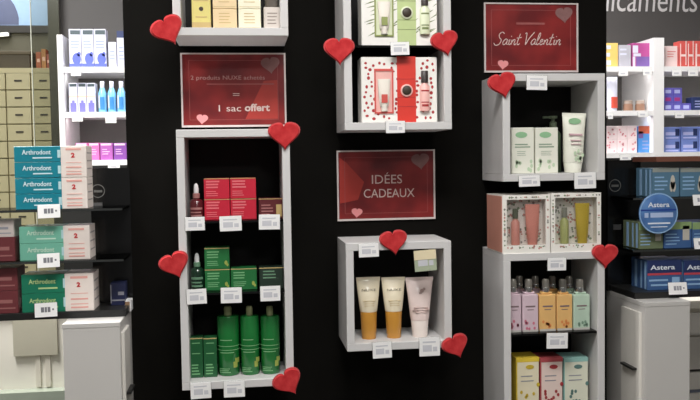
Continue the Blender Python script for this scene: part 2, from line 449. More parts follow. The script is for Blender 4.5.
dec(t, 'print', mat('pearl_ink', (150, 138, 128), .5), w_, h, .045, lines(.2, .8, .2, .8, 4, .3, .3))
b = thing('perfume_bottle', 'small silver-capped bottle standing on the pearl grey carton', 'bottle', (t.location.x, .055, ZB+h))
lathe('body', mat('smoky_glass', (105, 98, 92), .1, coat=.5), b, [(.012, 0), (.018, .001), (.018, .03), (.008, .036), (.008, .04)])
lathe('cap', SILVER, b, [(.009, 0), (.009, .02), (.008, .021)], (0, 0, .04))

# --- gift sets in the tall middle cubby
def gift_set(label, u0, u1, vt, zb, base, band, dark, pale, leaf):
    d = .07; Y = .022
    t, w_, h = carton(label, u0, u1, vt, zb, Y, d, mat('gift_white', (250, 246, 240), .4), 'gift sets in the tall middle cubby', 'gift_set', 'gift set', bev=.002)
    f = -d/2
    # printed motif
    if leaf:
        bm = bmesh.new()
        for i in range(46):
            x = random.uniform(-.48, .46)*w_; z = random.uniform(.05, .95)*h; L = random.uniform(.022, .05); a = random.uniform(.2, .7)
            p = [(x, z), (x+L*.5*math.cos(a)-.0015, z+L*.5*math.sin(a)+.0016), (x+L*math.cos(a), z+L*math.sin(a)), (x+L*.5*math.cos(a)+.0005, z+L*.5*math.sin(a)-.0012)]
            p = [(max(-w_*.49, min(w_*.49, q)), max(.003, min(h*.98, r))) for q, r in p]
            bm.faces.new([bm.verts.new((q, f-.0004, r)) for q, r in p])
        link('leaf_print', done(bm, 'leaf'), dark, t)
    else:
        pts = []
        while len(pts) < 105:
            x = random.uniform(-.46, .46); z = random.uniform(.05, .95)
            if all((x-q[0]/w_)**2+(z-q[1]/h)**2 > .0032 for q in pts): pts.append((x*w_, z*h, random.uniform(.003, .005), random.uniform(.003, .005)))
        link('petal_print', disc_mesh('petals', pts, .0004, 7), dark, t, (0, f, 0))
    # window with tube
    x0, x1, z0, z1 = -.33*w_, -.08*w_, .14*h, .82*h
    fr = boxes('window_frame', base, t, [(x0, x1, f-.003, f, z0, z0+.004), (x0, x1, f-.003, f, z1-.006, z1), (x0, x0+.004, f-.003, f, z0+.004, z1-.006), (x1-.004, x1, f-.003, f, z0+.004, z1-.006)])
    boxes('window_pane', pale, t, [(x0+.004, x1-.004, f-.001, f, z0+.004, z1-.006)])
    tu = loft('cream_tube', mat('gift_tube', (244, 236, 224), .35), t, [(0, .009, .006), (.012, .009, .006), (.013, .012, .006), (.05, .0155, .004), (.085, .017, .001)], (-.205*w_, f-.004, z0+.006))
    boxes('tube_label', base, t, [(-.205*w_-.008, -.205*w_+.008, f-.0115, f-.0095, z0+.028, z0+.05)])
    # sleeve, seal
    bx0, bx1 = -.03*w_, .215*w_
    boxes('sleeve', band, t, [(bx0, bx1, f-.0022, f, 0, h), (bx0, bx1, f-.0022, d/2, h, h+.0015)])
    for k in (.24, .38, .66): boxes('sleeve_stripe', dark, t, [(bx0, bx1, f-.0027, f-.002, h*k, h*k+.0012)])
    cx = (bx0+bx1)/2
    lathe('seal_ring', pale, t, [(.0165, 0), (.0165, .003), (.015, .0035)], (cx, f-.0022, h*.49), 24, rot=(PI/2, 0, 0))
    lathe('seal', mat('seal_dark', (62, 52, 40), .5), t, [(.0125, 0), (.0125, .0045), (.010, .006)], (cx, f-.0022, h*.49), 20, rot=(PI/2, 0, 0))
    # bottle
    bo = lathe('mini_bottle', pale, t, [(.012, 0), (.0135, .001), (.0135, .066), (.007, .074), (.007, .076)], (.33*w_, f-.004, .17*h), 16, 1, .6)
    lathe('bottle_cap', mat('gift_dark_cap', (58, 50, 48), .4), bo, [(.0095, 0), (.0095, .03), (.0085, .031)], (0, 0, .076), 14, 1, .7)
    arcs('bottle_label', dark, bo, .0138, [(-40, 40, .012, .018), (-50, 50, .022, .025), (-50, 50, .052, .056)], sx=1, sy=.6)
    return t
gift_set('red and white petal gift set with a red sleeve', 361, 437, 57, UM[2]+T,
         mat('gift_coral', (216, 92, 84), .4), mat('gift_red', (222, 62, 50), .4), mat('gift_dark_red', (178, 48, 52), .5), mat('gift_rose', (244, 190, 182), .35), False)
gift_set('green and white leaf gift set with a green sleeve', 361, 437, -22, ZU,
         mat('gift_olive', (150, 160, 96), .4), mat('gift_green', (196, 212, 150), .4), mat('gift_dark_green', (122, 136, 84), .5), mat('gift_pale_green', (222, 228, 196), .35), True)

# --- tubes in the square middle cubby
ZB = LM[2]+T
TUBEW = mat('tube_cream', (240, 228, 200), .32, coat=.3); AMBER = mat('tube_amber', (206, 146, 58), .3, coat=.4)
TUBEP = mat('tube_pink', (240, 220, 214), .32, coat=.3); TUBEP2 = mat('tube_pink_cap', (246, 234, 226), .3)
def cosmetic_tube(label, uc, wt_px, vt, zb, Y, mt, capm, capf, inkm, group, wb=.62, tilt=0.):
    k = (Y-CAM.y)/F_PX; a = wt_px*k/2; h = Z_(uc, vt, Y)-zb
    t = thing('cosmetic_tube', label, 'tube', (X_(uc, vt+30, Y), Y, zb), 0, group, tilt)
    b = a*wb; hc = h*capf
    loft('cap', capm, t, [(0, b*.93, b*.93), (.002, b*.97, b*.97), (hc*.96, b*1.12, b*1.05), (hc, b*1.1, b*1.02)])
    loft('body', mt, t, [(hc+.0005, b*1.14, b*1.05), (hc+.006, b*1.19, b*1.08), (h*.7, (b+a*2)/3, b*.75), (h*.93, a*.98, b*.22), (h*.955, a, .0016), (h, a, .0014)], seg=24)
    return t, a, b, h
g = 'tubes in the square middle cubby'
for uc, lab in ((368.5, 'cream and amber tube at the left of the square middle cubby'), (393.5, 'cream and amber tube next to the pale pink tube')):
    t, a, b, h = cosmetic_tube(lab, uc, 24.5, 277, ZB, .065, TUBEW, AMBER, .44, DARKBROWN, g, .62)
    text('lettering', 'NUXE', DARKBROWN, t, (0, -b*.62, h*.80), a*1.2, .006)
    boxes('print', PALEGOLD, t, [(-a*.5, a*.5, -b*.90, -b*.5, h*.62, h*.625), (-a*.4, a*.4, -b*.94, -b*.5, h*.58, h*.584), (-a*.4, a*.4, -b*.98, -b*.5, h*.545, h*.549)])
t, a, b, h = cosmetic_tube('pale pink tube with a white cap in the square middle cubby', 419.5, 29, 277, ZB, .065, TUBEP, TUBEP2, .28, DARKBROWN, g, .56)
pink_grey = mat('pinkish_grey_ink', (186, 160, 154), .5)
boxes('print', pink_grey, t, [(-a*.5, a*.5, -b*.98, -b*.5, h*.50, h*.505), (-a*.6, a*.6, -b*1.02, -b*.5, h*.46, h*.463), (-a*.4, a*.4, -b*1.05, -b*.5, h*.42, h*.423)])
link('printed_flower', disc_mesh('fl', [(.004, h*.78, .0055, .0055), (.010, h*.81, .004, .004), (.000, h*.74, .004, .0035)], .0006), pink_grey, t, (0, -b*.66, 0))

# --- white and green cartons, upper right cubby
ZB = RU[2]+T
g = 'products in the upper right cubby'
WG = mat('white_green_carton', (236, 236, 222), .45, var=.04); LEAF = mat('leaf_green_print', (150, 196, 152), .5); PGREEN = mat('pale_green_print', (198, 218, 186), .5)
for a, b, lab in ((511.5, 534, 'white carton with green leaf print, left one in upper right cubby'), (535.5, 558, 'white carton with green leaf print beside the flared tube')):
    t, w_, h = carton(lab, a, b, 127.5, ZB, .045, .045, WG, g)
    link('leaf_badge', disc_mesh('lf', [(-.004, h*.84, .017, .0085)], .0005, 14), LEAF, t, (0, -.0225, 0))
    dec(t, 'lettering', mat('sage_ink', (150, 168, 146), .5), w_, h, .045, lines(.15, .85, .55, .66, 2, .5, .2)+lines(.25, .75, .38, .5, 3, .25))
    link('leaf_print', disc_mesh('lp', [(w_*random.uniform(-.4, .4), h*random.uniform(.05, .28), .004, .006) for _ in range(9)], .0005, 7), PGREEN, t, (0, -.0225, 0))
t, a, b, h = cosmetic_tube('tall flared white tube with green leaf print in upper right cubby', 572.5, 26, 113, ZB, .065, WG, WG, .16, LEAF, g, .66, .03)
link('leaf_badge', disc_mesh('lf', [(-.003, h*.86, .018, .0085)], .0006, 14), LEAF, t, (0, -b*.55, 0))
boxes('print', mat('rose_grey_ink', (214, 178, 186), .5), t, [(-a*.55, a*.5, -b*.92, -b*.4, h*.62, h*.65), (-a*.45, a*.4, -b*1.0, -b*.4, h*.53, h*.545), (-a*.4, a*.4, -b*1.04, -b*.4, h*.47, h*.48)])
link('leaf_print', disc_mesh('lp', [(a*random.uniform(-.5, .5), h*random.uniform(.2, .36), .004, .006) for _ in range(8)], .0006, 7), PGREEN, t, (0, -b*1.14, 0))
p = thing('pump_bottle', 'dark green pump bottle standing behind the white cartons', 'bottle', (X_(553, 120, .13), .13, ZB))
lathe('body', mat('dusky_green_bottle', (96, 118, 88), .35), p, [(.02, 0), (.022, .002), (.022, .11), (.012, .122), (.012, .126)])
hp = Z_(553, 116, .13)-ZB-.126
lathe('pump', mat('olive_pump', (110, 124, 100), .4), p, [(.010, 0), (.010, hp*.5), (.005, hp*.55), (.005, hp*.75), (.012, hp*.8), (.012, hp)], (0, 0, .126), 14)
box('spout', MATS['olive_pump'], p, -.03, 0, -.004, .004, .126+hp*.82, .126+hp*.98)

# --- gift boxes on top of the tall right cubby
ZB = RL[3]
GB = mat('gift_box_white', (244, 240, 232), .45, var=.03); CONF = [mat('confetti_%s' % n, c, .5) for n, c in (('green', (132, 150, 118)), ('rose', (206, 150, 140)), ('grey', (150, 146, 138)))]
def window_box(label, u0, u1, vt, side, pm, tm, capm):
    Y, d = .004, .145
    um = (u0+u1)/2; x0, x1 = X_(u0, 225, Y), X_(u1, 225, Y); w_ = x1-x0; h = Z_(um, vt, Y)-ZB
    t = thing('window_gift_box', label, 'gift box', ((x0+x1)/2, Y+d/2, ZB), group='window gift boxes on the right cubby')
    f = -d/2; fr = .012; rd = .026; lo = .022
    boxes('body', GB, t, [(-w_/2, w_/2, f+rd, d/2, 0, h), (-w_/2, w_/2, f, f+rd, 0, lo), (-w_/2, w_/2, f, f+rd, h-fr, h), (-w_/2, -w_/2+fr, f, f+rd, lo, h-fr), (w_/2-fr, w_/2, f, f+rd, lo, h-fr)])
    if side: boxes('side_panel', side, t, [(-w_/2-.0006, -w_/2+.0002, f+.003, d/2-.002, .003, h-.003)])
    for i, cm in enumerate(CONF):
        pts = []
        for _ in range(34):
            x = random.uniform(-.38, .38)*w_; z = random.uniform(lo+.004, h-fr-.004); pts.append((x, z, random.uniform(.002, .0042), random.uniform(.002, .0042)))
        link('confetti_print', disc_mesh('cf', pts, .0005, 6), cm, t, (0, f+rd-.0002*i, 0))
        pts = []
        for _ in range(22):
            s = random.choice((0, 1, 2, 3))
            x = random.uniform(-.47, .47)*w_ if s < 2 else random.choice((-1, 1))*(w_/2-fr*.5)
            z = (random.uniform(.012, lo-.003) if s == 0 else h-fr*.5) if s < 2 else random.uniform(lo, h-fr)
            pts.append((x, z, random.uniform(.0015, .0032), random.uniform(.0015, .0032)))
        link('confetti_print', disc_mesh('cf', pts, .0005, 6), cm, t, (0, f-.0001*i, 0))
    pb = lathe('pump_bottle', pm, t, [(.010, 0), (.0115, .001), (.0115, .062), (.006, .07), (.006, .072)], (-.2*w_, f+.0125, lo), 16)
    lathe('pump_cap', capm, pb, [(.0075, 0), (.0075, .026), (.0065, .027)], (0, 0, .072), 14)
    tu = loft('tube', tm, t, [(0, .013, .011), (.016, .014, .011), (.017, .0155, .011), (.06, .0185, .008), (.104, .0205, .0015), (.11, .0205, .0013)], (.16*w_, f+.0125, lo))
    boxes('window_film', clear('thin_film', (.98, .98, .98), .015, .1), t, [(-w_/2+fr, w_/2-fr, f+.0004, f+.0009, lo, h-fr)])
    return t
window_box('white confetti gift box holding a pink pump bottle and pink tube', 502.5, 550, 195, mat('rose_side', (214, 150, 132), .5),
           mat('pink_bottle', (232, 160, 146), .3), mat('pink_tube', (238, 158, 142), .35), mat('grey_pump', (104, 110, 92), .4))
window_box('white confetti gift box holding a green bottle and yellow tube', 551, 601, 193, None,
           mat('pale_green_bottle', (192, 196, 128), .3), mat('yellow_tube', (214, 186, 66), .35), mat('grey_cap', (150, 150, 138), .4))

# --- mist bottles and cartons in the tall right cubby
LILAC = mat('lilac_bottle', (222, 198, 208), .25, coat=.4); ORANGE = mat('orange_bottle', (238, 190, 122), .25, coat=.4); MINT = mat('mint_bottle', (190, 212, 192), .25, coat=.4)
CLEARCAP = mat('frosted_cap', (150, 146, 138), .25, .5)
def mist(label, u0, u1, Y, zb, mt, ink, group):
    vt = 294
    x0, x1 = X_(u0, 310, Y), X_(u1, 310, Y); w_ = x1-x0; h = Z_((u0+u1)/2, 294.5, .03)-zb
    t = thing('mist_bottle', label, 'bottle', ((x0+x1)/2, Y+.015, zb), 0, group)
    box('body', mt, t, -w_/2, w_/2, -.015, .015, 0, h, .003, seg=2)
    box('base', mat('clear_base', (200, 196, 190), .2, coat=.5), t, -w_/2+.001, w_/2-.001, -.0155, .0155, .0002, .006)
    box('shoulder', mt, t, -w_/2+.008, w_/2-.008, -.010, .010, h, h+.006, .002)
    lathe('cap', CLEARCAP, t, [(.0095, 0), (.0105, .001), (.0105, .030), (.0085, .035), (.002, .036)], (0, 0, h+.006), 16)
    lathe('collar', SILVER, t, [(.0108, 0), (.0112, .002), (.0112, .012), (.0108, .013)], (0, 0, h+.006), 16)
    dec(t, 'lettering', mat('mist_ink', (130, 110, 112), .5), w_, h, .03, [(.2, .8, .66, .70), (.3, .7, .58, .6)])
    link('flower_print', disc_mesh('fp', [(w_*random.uniform(-.32, .32), h*random.uniform(.08, .3), .0035, .0045) for _ in range(7)], .0006, 7), ink, t, (0, -.015, 0))
ROSEINK = mat('rose_flower', (208, 120, 140), .5); ORINK = mat('orange_flower', (226, 140, 80), .5); MINTINK = mat('mint_flower', (120, 150, 130), .5)
g = 'mist bottles on the glass shelf'
for u0, u1, mt, ink, lab in ((508, 521.5, LILAC, ROSEINK, 'lilac mist bottle at the left end of the glass shelf'), (522.5, 538.5, LILAC, ROSEINK, 'lilac mist bottle beside the orange bottles'),
                             (539.5, 556, ORANGE, ORINK, 'orange mist bottle beside the lilac bottles'), (557, 572.5, ORANGE, ORINK, 'orange mist bottle beside the mint bottle'),
                             (573.5, 590, MINT, MINTINK, 'mint green mist bottle at the right end of the glass shelf')):
    mist(lab, u0, u1, .03, ZR1, mt, ink, g)
for u0, u1, mt, ink, lab in ((514, 528, LILAC, ROSEINK, 'lilac mist bottle in the back row behind the lilac bottles'), (530, 544, LILAC, ROSEINK, 'mist bottle in the back row between lilac and orange bottles'),
                             (547, 561, ORANGE, ORINK, 'orange mist bottle in the back row behind the orange pair'), (564, 578, MINT, MINTINK, 'mist bottle in the back row behind the mint bottle')):
    mist(lab, u0, u1, .09, ZR1, mt, ink, g)
g = 'tea cartons in the tall right cubby'
for u0, u1, top, pale, ink, lab in ((516.5, 539, (234, 204, 70), (238, 228, 198), (206, 178, 60), 'yellow topped pale carton at the bottom right'),
                                    (540.5, 562.5, (188, 84, 88), (236, 214, 204), (170, 60, 64), 'red topped pale carton between the yellow and teal cartons'),
                                    (564, 588, (150, 194, 186), (226, 226, 206), (96, 130, 124), 'teal topped pale carton at the bottom right')):
    n = lab.split()[0]
    t, w_, h = carton(lab, u0, u1, 358, ZR2, .04, .07, mat(n+'_carton_pale', pale, .5, var=.04), g)
    boxes('top_panel', mat(n+'_carton_top', top, .5), t, [(-w_/2-.0006, w_/2+.0006, -.0356, .0356, h*.93, h+.0006)])
    boxes('edge_panel', MATS[n+'_carton_top'], t, [(-w_/2-.0006, -w_/2+.0025, -.0354, .0352, .002, h*.93)])
    link('leaf_print', disc_mesh('lf', [(.006, h*.84, .012, .006)], .0012, 12), mat(n+'_carton_ink', ink, .5), t, (0, -.035, 0))
    dec(t, 'lettering', GREYINK, w_, h, .07, lines(.2, .8, .55, .72, 2, .2, .2))
    link('side_button', disc_mesh('sb', [(w_*.46, h*.52, .005, .006)], .001, 10), MATS[n+'_carton_ink'], t, (0, -.035, 0))
    link('flower_print', disc_mesh('fp', [(w_*random.uniform(-.3, .3), h*random.uniform(.1, .4), .004, .005) for _ in range(9)], .0008, 8), MATS[n+'_carton_ink'], t, (0, -.035, 0))

# --- tall narrow cubby: red shelf, green shelf, floor
def dropper(label, u0, u1, vt_body, vt_cap, zb, Y, mt, inkm):
    um = (u0+u1)/2; k = (Y-CAM.y)/F_PX; r = (u1-u0)*k/2; hb = Z_(um, vt_body, Y)-zb; hc = Z_(um, vt_cap, Y)-zb-hb
    t = thing('dropper_bottle', label, 'bottle', (X_(um, vt_body, Y), Y+r, zb), 0, 'dropper bottles in the tall narrow cubby')
    lathe('body', mt, t, [(r*.9, 0), (r, .002), (r, hb*.82), (r*.8, hb*.95), (r*.45, hb), (r*.45, hb+.002)])
    lathe('collar', inkm, t, [(r*.5, 0), (r*.5, hc*.3), (r*.42, hc*.32)], (0, 0, hb+.002), 14)
    lathe('bulb', WHITE, t, [(r*.34, 0), (r*.36, hc*.3), (r*.26, hc*.58), (r*.1, hc*.68)], (0, 0, hb+.002+hc*.3), 14)
    arcs('label_print', inkm, t, r+.0004, [(-50, 50, hb*.18, hb*.26), (-55, 40, hb*.34, hb*.40), (-55, 55, hb*.5, hb*.6)])
REDC = mat('bright_red_carton', (204, 36, 60), .4, coat=.2); DREDC = mat('dark_red_carton', (96, 36, 40), .4); ROSEINK2 = mat('rose_print', (232, 120, 128), .5)
REDG = mat('red_glass', (92, 30, 36), .2, coat=.5); TAUPE = mat('taupe_print', (176, 120, 116), .5)
g = 'red products in the tall narrow cubby'
dropper('dark red dropper bottle with white bulb in the tall narrow cubby', 189, 203, 199, 184, ZT1, .04, REDG, TAUPE)
CH = Z_(230, 199, .04)-ZT1
for r_ in (0, 1):
    for a, b, sd in ((204.5, 230, 'left'), (230.7, 256.5, 'right')):
        t, w_, h = carton('bright red carton, %s %s of the block of four' % (('lower', 'upper')[r_], sd), a, b, 199, ZT1+r_*(CH+.0004), .04, .06, REDC, g, h=CH)
        dec(t, 'lettering', ROSEINK2, w_, h, .06, lines(.08, .62, .5, .92, 3, .5, .15)+lines(.08, .55, .12, .42, 3, .35, .2))
        dec(t, 'edge_print', PALEGOLD, w_, h, .06, [(0, 1, .97, 1)])
t, w_, h = carton('single dark red carton at the right of the upper glass shelf', 259, 283, 198.5, ZT1, .04, .06, DREDC, g)
dec(t, 'lettering', TAUPE, w_, h, .06, lines(.1, .6, .15, .75, 4, .4, .3)); dec(t, 'edge_print', PALEGOLD, w_, h, .06, [(0, 1, .965, 1), (.72, .95, .1, .7)])
GRNC = mat('green_carton', (34, 112, 58), .4, coat=.2); GINK = mat('green_print', (128, 188, 132), .5); DGRN = mat('blackish_green_carton', (38, 54, 44), .4)
YFLOW = mat('yellow_flower_print', (164, 176, 84), .5); GRNG = mat('green_glass', (24, 52, 36), .2, coat=.5)
g = 'green products in the tall narrow cubby'
dropper('dark green dropper bottle with white bulb in the tall narrow cubby', 190, 203.5, 268, 254, ZT2, .04, GRNG, mat('sage_print', (110, 150, 120), .5))
CH = Z_(230, 269, .04)-ZT2
for a, b, lv, lab in ((205, 230, 0, 'green carton at the lower left of the green carton stack'), (205, 230, 1, 'green carton on top of the green carton stack'), (231, 257, 0, 'green carton beside the stack of two green cartons')):
    t, w_, h = carton(lab, a, b, 269, ZT2+lv*(CH+.0004), .04, .06, GRNC, g, h=CH)
    dec(t, 'lettering', GINK, w_, h, .06, lines(.1, .62, .5, .88, 3, .42, .2)+lines(.1, .6, .15, .42, 3, .35, .2))
    dec(t, 'edge_print', PALEGOLD, w_, h, .06, [(0, 1, .965, 1)])
    link('flower_print', disc_mesh('ff', [(w_*.36, h*.3, .004, .006), (w_*.42, h*.2, .003, .004)], .0006, 8), YFLOW, t, (0, -.03, 0))
t, w_, h = carton('blackish green carton at the right of the lower glass shelf', 259.5, 283.5, 267.5, ZT2, .04, .06, DGRN, g)
dec(t, 'lettering', MATS['sage_print'], w_, h, .06, lines(.15, .75, .45, .9, 3, .4, .3)); dec(t, 'edge_print', PALEGOLD, w_, h, .06, [(0, 1, .96, 1)])
ZB = TA[2]+T
for a, b, lab in ((189.5, 203, 'slim green carton at the left end of the cubby floor'), (203.7, 217, 'slim green carton beside the tall green bottles')):
    t, w_, h = carton(lab, a, b, 338, ZB, .045, .04, mat('slim_green_carton', (30, 92, 52), .4, coat=.2), g, vmid=360)
    dec(t, 'lettering', GINK, w_, h, .04, lines(.15, .8, .06, .36, 4, .4, .3)+[(.2, .8, .6, .62), (.2, .8, .86, .88)])
    dec(t, 'edge_print', PALEGOLD, w_, h, .04, [(0, 1, .975, 1)])
BOTG = mat('green_bottle_plastic', (28, 118, 54), .22, coat=.6)
for a, b, lab in ((217.5, 239.5, 'tall green bottle next to the slim cartons'), (240.5, 259.5, 'tall green bottle in the middle of the three'), (260.5, 280, 'tall green bottle nearest the right side board')):
    Y = .045; k = (Y-CAM.y)/F_PX; r = (b-a)*k/2; um = (a+b)/2; hb = Z_(um, 315, Y+r)-ZB; hc = Z_(um, 306.5, Y+r)-ZB-hb
    t = thing('lotion_bottle', lab, 'bottle', (X_(um, 345, Y+r), Y+r, ZB), group='tall green bottles')
    lathe('body', BOTG, t, [(r*.92, 0), (r, .003), (r, hb-.004), (r*.96, hb-.001), (r*.88, hb), (r*.45, hb+.001)], seg=28)
    lathe('cap', mat('dull_gold_cap', (176, 178, 132), .45, .1), t, [(r*.34, 0), (r*.36, hc*.7), (r*.3, hc), (r*.2, hc)], (0, 0, hb+.001), 16)
    for q in (.435, .5): arcs('band_print', GINK, t, r+.0009, [(-80, 80, hb*q, hb*(q+.01))])
    for a0, a1, q in ((-55, 10, .06), (-55, 0, .09), (-55, 5, .12), (-45, 30, .39), (-45, 20, .6)): arcs('lettering', GINK, t, r+.0009, [(a0, a1, hb*q, hb*(q+.014))])
    arcs('flower_print', YFLOW, t, r+.0011, [(25, 50, hb*.14, hb*.24), (35, 65, hb*.22, hb*.3)])

# ================================================================== pedestals at both ends of the display wall
PEDM = mat('warm_grey_laminate', (204, 201, 197), .5, var=.03, scale=6); PEDW = mat('white_laminate', (226, 222, 214), .45, var=.03)
ZP = Z_(120, 322, -.018)
def pedestal(label, xi, xo, s, fy, dr):
    """xi: side facing the display wall, xo: outer side; s=+1 right pedestal"""
    t = thing('pedestal', label, 'counter', ((xi+xo)/2, fy+.15, 0), group='counter end pedestals')
    hw = abs(xo-xi)/2; h = ZP
    box('body', PEDM, t, -hw, hw, -.15, .15, .06, h-.012, .001)
    box('plinth', mat('dark_plinth', (60, 58, 56), .5), t, -hw+.01, hw-.01, -.14, .15, 0, .06)
    box('top_board', PEDM, t, -hw-.001, hw+.001, -.151, .15, h-.012, h, .001)
    xs = -hw if s > 0 else hw           # the side that faces the camera
    q = -1 if s > 0 else 1
    y0, y1 = dr
    d = box('side_door', PEDW, t, min(xs, xs+q*.008), max(xs, xs+q*.008), y0-fy-.15, y1-fy-.15, .1, h-.03, .001)
    zh = Z_(632, 366, .05)
    box('handle', mat('black_metal', (26, 26, 26), .4), d, q*.002, q*.016, -.042, .036, zh-.1, zh-.094)
    return t
PRX = X_(645, 320, -.03); PLX = X_(120, 330, -.018)
pedestal('grey laminate counter pedestal at the left of the black wall', PLX, X_(62.5, 330, -.018), -1, -.018, (.0, .1))
pedestal('grey laminate counter pedestal at the right of the black wall', PRX, X_(690, 320, -.03), 1, -.03, (-.012, .10))

# ================================================================== counter display stands
STBLACK = mat('glossy_black_panel', (20, 20, 20), .2, var=.1, spec=.4)
EDGE = mat('acrylic_edge', (48, 50, 49), .4)
ETCH = mat('etched_grey', (96, 96, 93), .5)
def stand(label, xe0, xe1, xs0, xs1, ztop, tiers, s, logo, plate, by):
    t = thing('display_shelf', label, 'shelf', ((xs0+xs1)/2, .12, ZP), group='counter display stands')
    ox, oy = t.location.x, t.location.y
    B = lambda n, mt, a, b, c, d, e, f, bv=0.: box(n, mt, t, a-ox, b-ox, c-oy, d-oy, e-ZP, f-ZP, bv)
    B('end_panel', STBLACK, xe0, xe1, .186, .194, ZP, ztop)
    B('base', mat('dark_stand_base', (34, 34, 33), .35), xs0, xs1, by, .186, ZP, ZP+.018, .001)
    for z in tiers:
        sh = B('tier_shelf', SMOKE, xs0, xs1, .04, .186, z-.006, z)
        e = box('edge_strip', EDGE, sh, -(xs1-xs0)/2, (xs1-xs0)/2, -.0745, -.073, .0005, .0055)
    # ring logo and small plate on the end panel
    p = at(*logo, .186)
    bm = bmesh.new(); n = 28
    ra = [bm.verts.new((.0185*math.cos(2*PI*i/n), 0, .0185*math.sin(2*PI*i/n))) for i in range(n)]
    rb = [bm.verts.new((.0162*math.cos(2*PI*i/n), 0, .0162*math.sin(2*PI*i/n))) for i in range(n)]
    for i in range(n): bm.faces.new((ra[i], ra[(i+1) % n], rb[(i+1) % n], rb[i]))
    link('logo_ring', done(bm, 'ring'), ETCH, t, (p.x-ox, .1855-oy, p.z-ZP))
    boxes('logo_print', ETCH, t, [(p.x-ox-.011, p.x-ox+.011, .1853-oy, .186-oy, p.z-ZP-.004, p.z-ZP+.0025)])
    p = at(*plate, .186)
    boxes('small_plate', mat('dull_grey_plate', (84, 84, 84), .4), t, [(p.x-ox-.012, p.x-ox+.012, .1835-oy, .186-oy, p.z-ZP-.008, p.z-ZP+.008)])
    return t
YL = .065
LZ = [ZP+.018, Z_(52, 260, YL), Z_(52, 209, YL)]
stand('black and smoked acrylic display stand of toothpaste twin packs on left pedestal', X_(91, 200, .19), X_(130.5, 200, .19), -.92, X_(127.5, 290, .1),
      Z_(110, 168, .19), LZ[1:], -1, (98, 191), (98, 205.5), .058)
YR = .06
RZ = [ZP+.018, Z_(665, 248.5, YR), Z_(665, 197, YR)]
rs = stand('dark display stand of blue toothpaste packs on right pedestal', X_(607, 200, .19), X_(640, 200, .19), X_(609, 288, .17)+.012, 1.62,
      Z_(625, 160, .19), RZ[1:], 1, (615, 185.5), (617, 227), .03)
zt = Z_(680, 158.5, .08)
box('top_board', mat('rust_brown_board', (120, 74, 58), .5), rs, X_(653, 158, .06)-rs.location.x, 1.62-rs.location.x, .04-rs.location.y, .186-rs.location.y, zt-.008-ZP, zt+.006-ZP)
box('support_post', STBLACK, rs, 1.60-rs.location.x, 1.62-rs.location.x, .15-rs.location.y, .186-rs.location.y, .018, zt-.008-ZP)
ls = bpy.data.objects['display_shelf']
box('support_post', STBLACK, ls, -.92-ls.location.x, -.905-ls.location.x, .15-ls.location.y, .186-ls.location.y, 0, LZ[2]-.006-ZP)
lw_ = thing('corner_block', 'small white block with a brown label at the right end of the left stand', 'block', (X_(128.5, 303, .15), .15, ZP))
hb_ = Z_(128, 299, .15)-ZP
box('body', WHITE, lw_, -.009, .009, -.02, .02, 0, max(.012, hb_), .001)
boxes('label_print', mat('brown_label', (150, 120, 92), .5), lw_, [(-.006, .006, -.0206, -.0199, .003, max(.012, hb_)-.004)])

# --- toothpaste twin packs, left stand
TEAL = mat('teal_carton', (22, 132, 150), .4, coat=.2); MINTC = mat('mint_carton', (120, 190, 166), .4, coat=.2); EMER = mat('emerald_carton', (26, 122, 92), .4, coat=.2)
PACKW = mat('pack_white', (240, 228, 220), .45); PACKRED = mat('pack_red', (200, 50, 54), .5); PACKPINK = mat('pack_pink_print', (232, 170, 160), .5)
def twin_pack(label, u0, um, u1, zb, Y, h2, mt, letm, txt, red2=True, dim=False):
    vm = 200
    x0, xm, x1 = (X_(u, vm, Y) for u in (u0, um, u1)); w_ = x1-x0; d = .085
    t = thing('toothpaste_twin_pack', label, 'toothpaste', ((x0+x1)/2, Y+d/2, zb), group='toothpaste twin packs on the left stand')
    hc = h2/2; f = -d/2; xb = xm-(x0+x1)/2
    for i in (0, 1):
        c = box('carton', mt, t, -w_/2, xb, f, d/2, i*hc, (i+1)*hc-.0006, .0008)
        cx = c.location.x
        text('lettering', txt, letm, c, (-(xb+w_/2)*.02, f-.0006+0, hc*.62), (xb+w_/2)*.62, .0125, bold=.02)
        boxes('small_print', letm, c, [(-.012, .036, f-.0005, f, hc*.22, hc*.30)])
        boxes('dot_print', mat('pale_aqua', (188, 222, 226), .5), c, [(.05, .0575, f-.0007, f, hc*.25, hc*.75)])
    s = box('end_band', PACKW, t, xb+.0002, w_/2, f-.0008, d/2, 0, h2-.0004, .0008)
    ww = (w_/2-xb)
    text('numeral', '2', PACKRED, s, (-ww*.02, f-.0012, h2*.70), .0095, .0125, bold=.05)
    for a, b in ((.86, .92), (.46, .475), (.30, .34), (.18, .2), (.08, .12)): boxes('band_print', PACKPINK, s, [(-ww*.3, ww*.3, f-.0012, f-.0004, h2*a, h2*b)])
    boxes('side_print', mat('pack_grey_print', (170, 160, 156), .5), s, [(ww/2-.0001, ww/2+.0004, f+.01, d/2-.01, h2*a, h2*(a+.04)) for a in (.25, .5, .75)])
    return t
LETW = mat('pack_lettering', (214, 236, 240), .5); LETG = mat('pack_lettering_green', (190, 220, 150), .5)
H1 = (Z_(50, 146, YL)-LZ[2])/2
twin_pack('teal toothpaste twin pack, lower one on the top tier', 15.5, 62, 87.5, LZ[2], YL, H1-.0004, TEAL, LETW, 'Arthrodont')
twin_pack('teal toothpaste twin pack, upper one on the top tier', 15.5, 62, 87.5, LZ[2]+H1, YL, H1, TEAL, LETW, 'Arthrodont')
twin_pack('pale mint toothpaste twin pack on the middle tier of left stand', 18, 62, 88.5, LZ[1], YL, Z_(50, 226, YL)-LZ[1], MINTC, mat('mint_lettering', (206, 232, 214), .5), 'Arthrodont')
twin_pack('emerald green toothpaste twin pack on the bottom tier of left stand', 18.5, 62, 91, LZ[0], YL, Z_(50, 274, YL)-LZ[0], EMER, LETG, 'Arthrodont')
